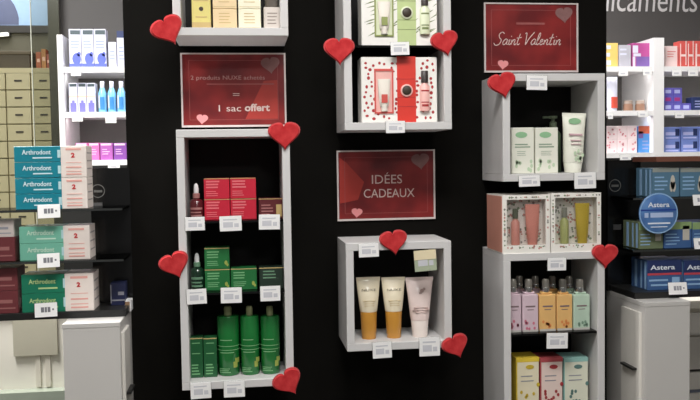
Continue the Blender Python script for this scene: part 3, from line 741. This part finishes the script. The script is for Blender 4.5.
MAR = mat('maroon_carton', (112, 52, 56), .45); PGR = mat('pale_grey_carton', (206, 196, 190), .45)
def plain_pack(label, u0, u1, zb, h, mt, ink, Y=YL, d=.08, group='maroon packs on the left stand'):
    x0, x1 = X_(u0, 240, Y), X_(u1, 240, Y)
    t = thing('toothpaste_pack', label, 'toothpaste', ((x0+x1)/2, Y+d/2, zb), group=group)
    w_ = x1-x0
    box('body', mt, t, -w_/2, w_/2, -d/2, d/2, 0, h-.0005, .0008)
    dec(t, 'print', ink, w_, h, d, [(.05, .95, .2, .26), (.5, .9, .45, .6), (.0, .06, .1, .9)])
    return t, w_, h
MINK = mat('dusty_rose_print', (160, 104, 102), .5)
hM = (Z_(8, 219, YL)-LZ[1])/2
plain_pack('maroon toothpaste pack at the left edge on the middle tier', -40, 14.5, LZ[1], hM*1.15, MAR, MINK)
plain_pack('pale grey pack lying on the maroon pack at the left edge', -40, 14, LZ[1]+hM*1.15, hM*.8, PGR, GREYINK)
hM = (Z_(8, 268, YL)-LZ[0])/2
plain_pack('maroon pack at the left edge, lower on the bottom tier', -40, 16, LZ[0], hM, MAR, MINK)
plain_pack('maroon pack at the left edge, upper on the bottom tier', -40, 16, LZ[0]+hM, hM, MAR, MINK)
t, w_, h = plain_pack('small navy blue carton on the base near the left pedestal corner', 109, 124, LZ[0], .062, mat('navy_carton', (34, 40, 74), .4), GREYINK, .13, .04, None)
gT = 'price tags on the counter stands'
TAGINK = [(-.22, -.08, .34, .7), (-.05, .05, .34, .7), (.08, .2, .34, .7), (.28, .36, .45, .58)]
for u0, v0, u1, v1, lab in ((38, 204.5, 60.5, 218, 'price tag under the teal toothpaste packs'), (37.5, 253.5, 60, 267.5, 'price tag under the pale mint toothpaste pack'), (35, 303, 57.5, 317, 'price tag under the emerald green toothpaste pack')):
    price_tag(u0, v0, u1, v1, .034 if v0 < 300 else .05, lab, -.12, -.03, group=gT, ink=INK)

# --- right stand packs and round sign
BLUE = mat('toothpaste_blue', (66, 100, 150), .4, coat=.2); BGREY = mat('toothpaste_blue_grey', (86, 122, 146), .4, coat=.2); NAVY = mat('toothpaste_navy', (40, 54, 100), .4, coat=.2)
OLV = mat('toothpaste_olive', (110, 122, 92), .4); RSTR = mat('toothpaste_red_stripe', (196, 72, 84), .5); PBL = mat('toothpaste_pale_blue', (150, 186, 222), .5)
g = 'toothpaste packs on the right stand'
def r_pack(label, u0, u1, vt, zb, mt, Y=YR, d=.1):
    t, w_, h = carton(label, u0, u1, vt, zb, Y, d, mt, g, 'toothpaste_pack', 'toothpaste', bev=.0008)
    boxes('side_print', PBL, t, [(-w_/2-.0006, -w_/2+.0002, -d/2+a, -d/2+b, .003, h-.004) for a, b in ((.008, .018), (.034, .042), (.064, .078))])
    return t, w_, h, d
TOOTH = mat('pale_tooth_print', (196, 190, 178), .5)
for u0, u1, lab in ((652.5, 679, 'blue grey toothpaste pack above the round blue sign'), (680.5, 707, 'blue grey toothpaste pack at right edge of the top tier')):
    t, w_, h, d = r_pack(lab, u0, u1, 168, RZ[2], BGREY)
    dec(t, 'top_band', mat('band_grey', (150, 156, 150), .5), w_, h, d, [(0, 1, .86, 1)])
    dec(t, 'lettering', PBL, w_, h, d, lines(.08, .58, .2, .75, 4, .35, .3))
    link('tooth_print', disc_mesh('to', [(w_*.26, h*.5, .007, .021), (w_*.21, h*.35, .005, .015), (w_*.31, h*.35, .005, .015)], .0008, 12), TOOTH, t, (0, -d/2, 0))
for u0, u1, mt, lab in ((639, 663, OLV, 'olive toothpaste pack below the round blue sign'), (664, 691.5, BLUE, 'blue toothpaste pack with green top on the middle tier'), (692.5, 720, BLUE, 'blue toothpaste pack at right edge of the middle tier')):
    t, w_, h, d = r_pack(lab, u0, u1, 222, RZ[1], mt)
    dec(t, 'top_band', mat('band_green', (140, 164, 112), .5), w_, h, d, [(0, 1, .72, 1)])
    dec(t, 'window_print', TOOTH, w_, h, d, [(.68, .92, .3, .85)]); dec(t, 'lettering', PBL, w_, h, d, lines(.06, .6, .1, .6, 4, .3, .3))
for u0, u1, lab in ((647.5, 681.5, 'blue and red striped toothpaste pack on the bottom tier of right stand'), (684, 718, 'blue and red striped toothpaste pack at the right edge, bottom tier')):
    t, w_, h, d = r_pack(lab, u0, u1, 260, RZ[0], BLUE)
    dec(t, 'top_band', NAVY, w_, h, d, [(0, 1, .55, 1)]); dec(t, 'red_stripe', RSTR, w_, h, d, [(0, 1, .5, .57)], .0008)
    text('lettering', 'Astera', mat('pack_white_lettering', (228, 234, 244), .5), t, (-w_*.06, -d/2-.0008, h*.76), w_*.72, .014, bold=.02)
    dec(t, 'wave_print', PBL, w_, h, d, [(.05, .6, .3, .36), (.1, .8, .14, .2), (.72, .94, .1, .42)])
for u0, v0, u1, v1, lab in ((669, 282.5, 687.5, 294.5, 'tilted price tag in front of the striped blue toothpaste pack'), (693.5, 194.5, 709, 205.5, 'price tag at the right edge of the top tier'), (694.5, 238, 710, 249, 'price tag at the right edge of the middle tier')):
    price_tag(u0, v0, u1, v1, .034 if v0 < 260 else .012, lab, -.2, .0, group=gT, ink=GREYINK)
p = at(656, 213, .05)
rd = 20.5/F_PX*(p-CAM).dot(FWD)
t = thing('round_sign', 'round blue sign with white lettering clipped to the right stand', 'sign', (p.x, .0375, p.z))
lathe('disc', mix_mat('round_sign_blue', (66, 104, 164), (96, 140, 196), 14, .3, coat=.4), t, [(rd, 0), (rd, .002), (rd*.985, .0026)], (0, .0, 0), 40, rot=(PI/2, 0, 0))
bm = bmesh.new(); n = 40
ra = [bm.verts.new((rd*.985*math.cos(2*PI*i/n), 0, rd*.985*math.sin(2*PI*i/n))) for i in range(n)]
rb = [bm.verts.new((rd*.93*math.cos(2*PI*i/n), 0, rd*.93*math.sin(2*PI*i/n))) for i in range(n)]
for i in range(n): bm.faces.new((ra[i], ra[(i+1) % n], rb[(i+1) % n], rb[i]))
link('rim', done(bm, 'rim'), PBL, t, (0, -.0029, 0))
LW = MATS['pack_white_lettering']
text('lettering', 'Astera', LW, t, (0, -.003, rd*.42), rd*1.1, .014, bold=.02)
boxes('band', mat('round_sign_navy', (40, 72, 150), .4), t, [(-rd*.93, rd*.93, -.0029, -.0025, rd*.12, rd*.2)])
for x0_, x1_ in ((-.72, -.52), (-.42, .74)):
    boxes('blurred_word', mat('pale_sign_lettering', (178, 196, 230), .5), t, [(rd*x0_, rd*x1_, -.003, -.0025, -rd*.2, rd*.03)])
boxes('small_print', LW, t, [(-rd*.55, rd*.6, -.003, -.0025, -rd*.52, -rd*.45), (-rd*.4, rd*.45, -.003, -.0025, -rd*.68, -rd*.64)])

# ================================================================== shelving behind
SHW = mat('white_shelf', (240, 238, 238), .4, var=.02); SHBACK = mat('shelf_back_grey', (112, 109, 106), .6)
def shelving(label, xu, x0, x1, ztop, zs, led):
    """xu: uprights (x0, x1); shelves from x0 to x1"""
    t = thing('shelf_unit', label, 'shelf', ((x0+x1)/2, SY+.16, 0), group='lit white shelving behind the display wall')
    ox, oy = t.location.x, t.location.y
    for a, b in xu: box('upright', SHW, t, a-ox, b-ox, SY-.01-oy, WB-.002-oy, zs[-1]-.022, ztop)
    box('back_panel', SHBACK, t, x0-ox, x1-ox, WB-.012-oy, WB-.002-oy, zs[-1]-.016, zs[0])
    box('base_cabinet', mat('black_base_cabinet', (18, 18, 17), .5), t, xu[0][0]-ox, xu[-1][1]-ox, SY-.006-oy, WB-.002-oy, .0, zs[-1]-.0225)
    for z in zs:
        s = box('shelf', SHW, t, x0-ox, x1-ox, SY-oy, WB-.012-oy, z-.016, z)
        box('price_rail', SHW, s, -(x1-x0)/2, (x1-x0)/2, -.172, -.1642, -.006, .018)
        if z != zs[-1]: area('shelf_led', ((x0+x1)/2-ox, SY+.03-oy, z-.021), (0, .35, -1), (x1-x0)*.96, .02, led*(x1-x0), (1, .98, .96), t)
    return t
LSZ = [Z_(95, v, SY) for v in (67.5, 112.5, 160.5)]
lx0 = X_(58.5, 80, SY); lx0b = X_(64, 80, SY); lx1 = X_(170, 80, SY)
shelving('bright white shelving of dental packs behind the left of the wall', [(lx0, lx0b), (lx1, lx1+.03)], lx0b, lx1, Z_(61, 35, SY), LSZ, LED_WATT)
RSZ = [Z_(640, v, SY) for v in (67, 111, 153)]
ru0, ru1 = X_(652.5, 80, SY), X_(663, 80, SY); rx0 = X_(570, 80, SY); rx1 = X_(760, 80, SY)
shelving('bright white shelving of mixed packs behind the right of the wall, left bay', [(rx0-.03, rx0), (ru0, (ru0+ru1)/2)], rx0, ru0, Z_(655, 38, SY), RSZ, LED_WATT)
shelving('bright white shelving of red and blue packs behind right, right bay', [((ru0+ru1)/2, ru1), (rx1, rx1+.03)], ru1, rx1, Z_(655, 38, SY), RSZ, LED_WATT)
gS = 'small packs on the back shelves'
YS = SY+.03
def s_pack(label, u0, u1, vt, zb, mt, prints=(), name='carton', cat='carton', d=.06, h=None):
    t, w_, h = carton(label, u0, u1, vt, zb, YS, d, mt, gS, name, cat, h=h)
    for nm, m_, rects in prints: dec(t, nm, m_, w_, h, d, rects)
    return t, w_, h, d
DW = mat('pack_cool_white', (212, 213, 230), .45); DOME = mat('periwinkle_print', (92, 106, 204), .5); LID = mat('slate_lid', (70, 84, 90), .5)
PALEB = mat('pale_blue_print', (150, 164, 216), .5)
for i, (a, b) in enumerate(((69, 81), (81.5, 93.5), (94, 106))):
    t, w_, h, d = s_pack('white carton with periwinkle dome print, %s of three on the left top shelf' % ('first', 'second', 'third')[i], a, b, 29, LSZ[0], DW,
                      [('lid_print', LID, [(.12, .95, .86, .97)]), ('lettering', PALEB, lines(.15, .85, .5, .72, 3, .4, .2)), ('base_band', DOME, [(0, 1, 0, .12)])])
    link('dome_print', disc_mesh('dm', [(w_*.1, h*.24, w_*.36, h*.15), (w_*.3, h*.36, w_*.14, h*.06)], .0008, 14), DOME, t, (0, -d/2, 0))
s_pack('short white carton at the right of the left top shelf', 108.5, 116.5, 42, LSZ[0], DW, [('lettering', PALEB, lines(.2, .8, .3, .7, 3, .3))])
s_pack('white carton with a navy top on the left top shelf', 117, 126, 31, LSZ[0], DW, [('top_band', NAVY, [(0, 1, .82, 1)]), ('lettering', PALEB, lines(.2, .8, .2, .6, 4, .3))])
s_pack('white carton partly behind the black wall on the left top shelf', 127, 138, 34, LSZ[0], DW, [('top_band', NAVY, [(0, 1, .82, 1)])])
PCH = mat('peach_stripe', (240, 196, 176), .5); LAV = mat('lavender_print', (120, 116, 196), .5)
for i, (a, b) in enumerate(((69, 77.5), (78, 86.5), (87, 95.5))):
    s_pack('white carton with peach stripe and lavender foot, %s of three' % ('first', 'second', 'third')[i], a, b, 83, LSZ[1], DW,
           [('lid_print', LID, [(.1, .9, .88, .97)]), ('stripe', PCH, [(0, 1, .52, .58)]), ('foot_print', LAV, [(.15, .85, .02, .34), (.35, .65, .34, .42)])])
SKY = mat('sky_blue_bottle', (130, 196, 240), .3, coat=.3); SKYD = mat('sky_blue_dark', (70, 140, 206), .35)
for i, (a, b) in enumerate(((97.5, 106), (107, 115.5), (116.5, 125))):
    x0, x1 = X_(a, 95, YS), X_(b, 95, YS); r = (x1-x0)/2; h = Z_((a+b)/2, 81, YS)-LSZ[1]
    t = thing('mouthwash_bottle', 'light blue mouthwash bottle, %s of three on the left middle shelf' % ('first', 'second', 'third')[i], 'bottle', ((x0+x1)/2, YS+r, LSZ[1]), group=gS)
    lathe('body', SKY, t, [(r*.9, 0), (r, .003), (r, h*.62), (r*.62, h*.76), (r*.5, h*.8)], seg=16)
    lathe('cap', DW, t, [(r*.5, 0), (r*.52, h*.19), (r*.46, h*.2)], (0, 0, h*.8), 14)
    arcs('label_print', SKYD, t, r+.0005, [(-25, 35, h*.1, h*.5)])
    arcs('label_print', DW, t, r+.0006, [(-60, -30, h*.15, h*.55)])
PK = mat('hot_pink_pack', (226, 112, 180), .45); OR = mat('orchid_pack', (178, 96, 178), .45); PU = mat('purple_pack', (138, 78, 166), .45); PKL = mat('pale_pink_print', (246, 208, 230), .5)
for a, b, mt, lab in ((76, 88, PK, 'pink pack partly hidden behind the toothpaste packs'), (89, 99.5, PK, 'hot pink pack on the left lower shelf'), (100.5, 113, OR, 'orchid purple pack on the left lower shelf'), (114, 126.5, PU, 'deep purple pack on the left lower shelf beside the wall')):
    s_pack(lab, a, b, 143, LSZ[2], mt, [('top_band', PKL, [(.05, .9, .86, .97)]), ('lettering', PKL, lines(.15, .75, .3, .7, 3, .3, .4))])
gP = 'price tags on the back shelves'; TAGINK = [(-.3, .2, .3, .6)]
def s_tag(u0, v0, u1, v1, lab): price_tag(u0, v0, u1, v1, SY-.017, lab, group=gP)
for a in ((71, 70, 81, 76, 'price tag under the periwinkle cartons'), (72, 115.5, 83, 121.5, 'price tag under the peach striped cartons'), (105.5, 117, 116.5, 123, 'price tag under the light blue bottles'), (108, 163, 120, 169, 'price tag under the orchid purple pack'),
          (618.5, 70.5, 628, 76, 'price tag under the clear grey carton'), (643, 69.5, 652, 75.5, 'price tag under the magenta carton'), (608, 113, 613, 119, 'price tag under the white tube'), (638, 111.5, 648, 117, 'price tag under the brown jars'),
          (620, 154.5, 631, 161, 'price tag under the pink and white cartons'), (672, 70, 681.5, 76, 'price tag under the white and red carton'), (688, 70, 698, 76, 'price tag under the red cartons'), (675, 112.5, 684, 118, 'price tag under the violet packs')): s_tag(*a)
YO = mat('amber_yellow_pack', (236, 196, 112), .45); CG = mat('cool_grey_pack', (182, 180, 190), .4); MG = mat('magenta_pack', (176, 76, 140), .45); VI = mat('violet_ink', (120, 92, 158), .5)
s_pack('white and amber yellow carton on the right top shelf', 602, 618, 43, RSZ[0], YO, [('stripe', DW, [(.0, .55, .75, .9), (.0, .5, .45, .6), (.0, .55, .1, .3)])])
s_pack('clear grey carton on the right top shelf', 619, 631, 45, RSZ[0], CG, [('lettering', DW, lines(.1, .8, .5, .9, 2, .4))])
s_pack('magenta and violet carton on the right top shelf', 632.5, 651, 43, RSZ[0], MG, [('base_band', VI, [(.2, 1, .02, .45)]), ('swoosh', DW, [(.02, .3, .6, .9), (.05, .45, .46, .58), (.02, .15, .05, .45)])])
t = thing('white_tube', 'white tube with red print on the right middle shelf', 'tube', (X_(612, 95, YS+.02), YS+.02, RSZ[1]), group=gS)
hh = Z_(612, 77, YS+.02)-RSZ[1]
loft('cap', DW, t, [(0, .022, .02), (.02, .024, .021)]); loft('body', DW, t, [(.0205, .025, .022), (hh*.6, .026, .015), (hh, .027, .002)])
arcs('label_print', mat('tomato_print', (214, 84, 66), .5), t, .0262, [(-30, 60, hh*.1, hh*.42)], sx=1, sy=.9)
for u, lab in ((628, 'small brown jar beside the white tube'), (640, 'small brown jar nearest the white upright')):
    t = thing('brown_jar', lab, 'jar', (X_(u, 105, YS+.03), YS+.03, RSZ[1]), group=gS)
    lathe('body', mat('brown_jar_glass', (150, 116, 96), .3), t, [(.02, 0), (.023, .002), (.023, .034), (.019, .038)], seg=16)
    lathe('lid', mat('taupe_lid', (176, 160, 148), .4), t, [(.021, 0), (.021, .014), (.020, .015)], (0, 0, .038), 16)
PW = mat('pinkish_white_pack', (246, 226, 228), .45); PKI = mat('rose_spot_print', (226, 150, 160), .5)
hR = (Z_(622, 126, YS)-RSZ[2])/2
for i, (a, b) in enumerate(((605, 617, ), (617.5, 627), (627.5, 637))):
    for lv in (0, 1):
        t, w_, h, d = s_pack('pink and white carton, %s of the %s row of three' % (('left one', 'middle one', 'right one')[i], ('lower', 'upper')[lv]), a, b, 140, RSZ[2]+lv*(hR+.0003), PW, (), h=hR)
        link('spot_print', disc_mesh('sp', [(w_*random.uniform(-.35, .35), h*random.uniform(.15, .85), .0045, .0045) for _ in range(6)], .0006, 7), PKI, t, (0, -d/2, 0))
s_pack('blue carton with an orange top on the right lower shelf', 638.5, 651.5, 126, RSZ[2], mat('azure_pack', (82, 150, 220), .45), [('top_band', mat('orange_band', (222, 110, 80), .5), [(0, 1, .72, 1)]), ('side_band', VI, [(0, .35, .55, .8)]), ('lettering', PALEB, lines(.3, .85, .1, .5, 3, .4))])
WR = mat('white_red_pack', (240, 214, 212), .45); RP = mat('coral_red_pack', (214, 90, 84), .45); RI = mat('coral_ink', (222, 120, 116), .5)
s_pack('white carton with red lettering on the far right top shelf', 664.5, 678.5, 46, RSZ[0], WR, [('lettering', RI, lines(.2, .8, .45, .8, 3, .3)), ('side_band', RI, [(.9, 1, 0, 1)])])
for i, (a, b) in enumerate(((679.5, 687), (687.5, 694), (694.5, 707))):
    s_pack('coral red carton with pale stripes, %s from the white carton' % ('first', 'second', 'third')[i], a, b, 41, RSZ[0], RP, [('stripe', WR, [(.08, .2, 0, .9), (.8, .92, .1, 1), (.2, .8, .42, .5)])])
VP = mat('violet_blue_pack', (104, 96, 190), .45); VPI = mat('pale_violet_print', (186, 190, 236), .5); CRI = mat('crimson_print', (170, 60, 130), .5)
hV = (Z_(675, 88, YS)-RSZ[1])/3
for lv in range(3):
    for i, (a, b) in enumerate(((664.5, 673), (673.5, 682))+(((682.5, 691),) if lv == 0 else ())):
        s_pack('violet blue pack, column %s, %s layer' % (('next to the upright', 'in the middle', 'at the right')[i], ('bottom', 'middle', 'top')[lv]), a, b, 100, RSZ[1]+lv*(hV+.0003), VP,
               [('lettering', CRI if lv == 1 else VPI, [(.1, .75, .3, .75)])], h=hV)
s_pack('dark blue pack at the right edge of the far right middle shelf', 692, 706, 97, RSZ[1], NAVY, [('lettering', VPI, lines(.2, .8, .2, .8, 3, .3))])
hC = (Z_(680, 127, YS)-RSZ[2])/2
CB = mat('cornflower_pack', (120, 140, 206), .45)
for lv in (0, 1):
    for i, (a, b) in enumerate(((664, 680), (681.5, 698), (699, 716))):
        s_pack('cornflower blue pack, %s stack, %s one' % (('leftmost', 'middle', 'rightmost')[i], ('lower', 'upper')[lv]), a, b, 140, RSZ[2]+lv*(hC+.0003), CB,
               [('lettering', VPI, [(.1, .7, .35, .6), (.1, .9, .1, .2)]), ('swoosh', NAVY, [(.7, .95, .3, .85)])], h=hC)
# lettering on the wall above the right shelves
xa, xb = X_(612, 6, WB), X_(697, 6, WB)
full = (xb-xa)/.655
hz = text('wall_lettering', 'Médicaments', mat('white_wall_lettering', (205, 202, 202), .5), None, (xb-full/2, WB-.001, 0), full, .125, shear=.12, ext=.004)
hz.location.z = Z_(655, 12, WB)+.0625
tag(hz, 'white lettering on the dark grey wall above the right shelves', 'lettering')

# ================================================================== back room at the left
YD = 3.2
KH = mat('khaki_drawer', (194, 186, 146), .5, var=.05, scale=9); KHD = mat('khaki_carcass', (150, 142, 108), .6)
t = thing('drawer_cabinet', 'khaki cabinet of many small drawers behind the left stand', 'cabinet', (X_(8, 150, YD), YD, 0))
cw = X_(33, 150, YD)-X_(8, 150, YD); rh = (Z_(20, 98, YD)-Z_(20, 183, YD))/5; zt_ = Z_(20, 68, YD)
z0_ = Z_(20, 81, YD)
xr = X_(33, 150, YD)-t.location.x
box('carcass', KHD, t, xr-4*cw-.01, xr+2*cw+.01, .02, .5, 0, zt_-.03)
box('top_board', KH, t, xr-4*cw-.02, xr+2*cw+.02, -.002, .5, zt_-.03, zt_)
bmd = bmesh.new(); bm_box(bmd, -cw/2+.003, cw/2-.003, 0, .025, .003, rh-.003); bmesh.ops.bevel(bmd, geom=list(bmd.edges), offset=.002, segments=1, affect='EDGES')
dm = done(bmd, 'drawer'); dm.materials.append(KH)
bmh = bmesh.new(); bm_box(bmh, -.022, .022, -.006, 0, rh*.5, rh*.59); hm = done(bmh, 'handle'); hm.materials.append(mat('dark_handle', (58, 52, 42), .5))
n_rows = int((zt_-.03-.12)/rh)
for r_ in range(n_rows):
    for c_ in range(-4, 2):
        d_ = link('drawer', dm, None, t, (xr+(c_+.5)*cw, -.004, zt_-.03-(r_+1)*rh))
        link('handle', hm, None, d_, (0, 0, 0))
# row of orange packs and dark boxes on the cabinet
OB = [mat('rust_pack', (176, 96, 60), .5), mat('ochre_pack', (186, 130, 72), .5), mat('brick_pack', (160, 78, 56), .5)]
for i, (u0, u1) in enumerate(((36, 41), (41.5, 46), (46.5, 51), (51.5, 57))):
    a, b = X_(u0, 60, YD+.05), X_(u1, 60, YD+.05)
    q = thing('small_carton', ('rust orange carton on the drawer cabinet, nearest the glass edge', 'ochre carton on the drawer cabinet beside the rust one', 'brick red carton on the drawer cabinet', 'rust orange carton on the cabinet nearest the white upright')[i], 'carton', ((a+b)/2, YD+.09, zt_), group='cartons on the drawer cabinet')
    hh = Z_(46, (52, 49, 54, 47)[i], YD+.05)-zt_
    box('body', OB[i % 3], q, -(b-a)/2, (b-a)/2, -.04, .04, 0, hh, .001)
    boxes('print', PCH, q, [(-(b-a)*.3, (b-a)*.3, -.0408, -.0399, hh*.4, hh*.6)])
a, b = X_(-12, 60, YD+.05), X_(30, 60, YD+.05); hh = Z_(10, 51, YD+.05)-zt_
q = thing('storage_box', 'dark brown storage box on the drawer cabinet', 'box', ((a+b)/2, YD+.15, zt_))
box('body', mat('dark_brown_box', (74, 66, 48), .6), q, -(b-a)/2, (b-a)/2, -.1, .1, 0, hh*.8, .002); box('lid', mat('brown_lid', (90, 80, 58), .6), q, -(b-a)/2-.005, (b-a)/2+.005, -.105, .105, hh*.8, hh, .002)
# blue poster on the rear wall
a, b = X_(-40, 10, RB), X_(50, 10, RB); z0 = Z_(20, 25.5, RB); z1 = Z_(20, -60, RB)
t = thing('wall_poster', 'pale blue poster with a slate blue curved shape on rear wall', 'poster', ((a+b)/2, RB-.0005, z0))
hw = (b-a)/2
box('sheet', mat('pale_blue_poster', (150, 182, 220), .4), t, -hw, hw, -.004, 0, 0, z1-z0)
bm = bmesh.new(); pts = [(-hw, 0)]+[(X_(u, v, RB)-(a+b)/2, Z_(u, v, RB)-z0) for u, v in ((19, 25), (19, 18), (17.5, 12), (14.5, 5), (9, -3), (-2, -12))]
pts += [(-hw, pts[-1][1]+.02)]
bm.faces.new([bm.verts.new((x, 0, max(.001, z))) for x, z in pts]); link('slate_shape', done(bm, 's'), mat('slate_blue_print', (84, 92, 122), .4), t, (0, -.0045, 0))
boxes('dark_ledge', mat('dark_ledge', (44, 42, 38), .5), t, [(-hw-.02, hw+.05, -.02, 0, -.05, -.002)])
p = at(4, 36, RB)
t = thing('reflection_strip', 'short glowing white strip imitating a light reflected in the glass', 'lamp', (p.x-.04, RB-.03, p.z))  # glow imitating a lamp reflected in the glass, not a lamp itself
t.rotation_euler = (0, -.08, 0)
box('strip_backing', mat('reflection_backing', (70, 68, 60), .5), t, -.16, .085, .0, .03, -.012, .02)
box('tube', mat('reflection_glow', (255, 255, 250), .4, emit=1.4), t, -.15, .08, -.02, 0, -.011, .011, .004)  # glowing face of the imitated reflection
# glass screen beside the shelving
gx0, gx1 = X_(32.5, 70, SY+.25), X_(60, 70, SY+.25); gz0 = 0
t = thing('glass_screen', 'tall clear glass screen beside the left white shelving', 'glass screen', ((gx0+gx1)/2, SY+.25, 0))
box('pane', clear('hazy_glass', (.86, .87, .83), .05, .12), t, -(gx1-gx0)/2, (gx1-gx0)/2, 0, .008, 0, 2.4)
box('edge_strip', mat('pale_glass_edge', (176, 178, 164), .3), t, -(gx1-gx0)/2-.004, -(gx1-gx0)/2, 0, .008, 0, 2.4)
box('post', mat('dark_olive_post', (66, 64, 54), .5), t, (gx1-gx0)/2-.05, (gx1-gx0)/2, .01, .04, 0, 2.5)

# cream counters seen below the stands
CR = mat('cream_laminate', (240, 235, 222), .5, var=.03, scale=4); BEI = mat('beige_shadow_patch', (190, 185, 166), .5, var=.03)
def back_counter(label, x0, x1, Y, ztop):
    t = thing('back_counter', label, 'counter', ((x0+x1)/2, Y, 0))
    hw = (x1-x0)/2
    box('body', CR, t, -hw, hw, 0, .4, .0, ztop-.03)
    box('worktop', CR, t, -hw, hw, -.02, .4, ztop-.03, ztop, .001)
    return t, hw
YC = .75
t, hw = back_counter('cream counter with a painted beige shadow patch under the left display stand', -2.2, X_(66, 350, YC)+.12, YC, Z_(30, 300, YC))
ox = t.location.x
boxes('beige_shadow_patch', BEI, t, [(X_(14, 340, YC)-ox, X_(58, 340, YC)-ox, -.012, 0, Z_(30, 355, YC), Z_(30, 306, YC)-.012)])  # beige slab stands in for a shadow cast on the counter front
boxes('panel_bar', mat('warm_grey_bar', (226, 219, 204), .5), t, [(X_(a, 370, YC)-ox, X_(b, 370, YC)-ox, -.006, 0, Z_(30, 387, YC), Z_(30, 355, YC)) for a, b in ((36, 41), (46, 51))])
boxes('glass_ledge', mat('greenish_ledge', (170, 180, 164), .2, coat=.5), t, [(-hw, hw, -.05, 0, Z_(30, 398, YC), Z_(30, 388.5, YC))])
t, hw = back_counter('cream counter with drawers under the right display stand', X_(660, 350, YC), 2.6, YC, Z_(690, 300, YC))
ox = t.location.x
for v0, v1 in ((312, 334), (336, 368), (371, 388), (392, 420)):
    d_ = boxes('drawer_front', PEDW, t, [(-hw+.05, hw-.01, -.018, 0, Z_(695, v1, YC), Z_(695, v0, YC))])
boxes('gap_shadow_strip', mat('dark_gap', (60, 58, 54), .6), t, [(-hw+.05, hw-.01, -.004, 0, Z_(695, 371, YC), Z_(695, 368, YC))])
boxes('blue_strip', mat('grey_blue_strip', (120, 128, 146), .5), t, [(-hw+.05, hw-.01, -.006, 0, Z_(695, 392, YC), Z_(695, 388, YC))])
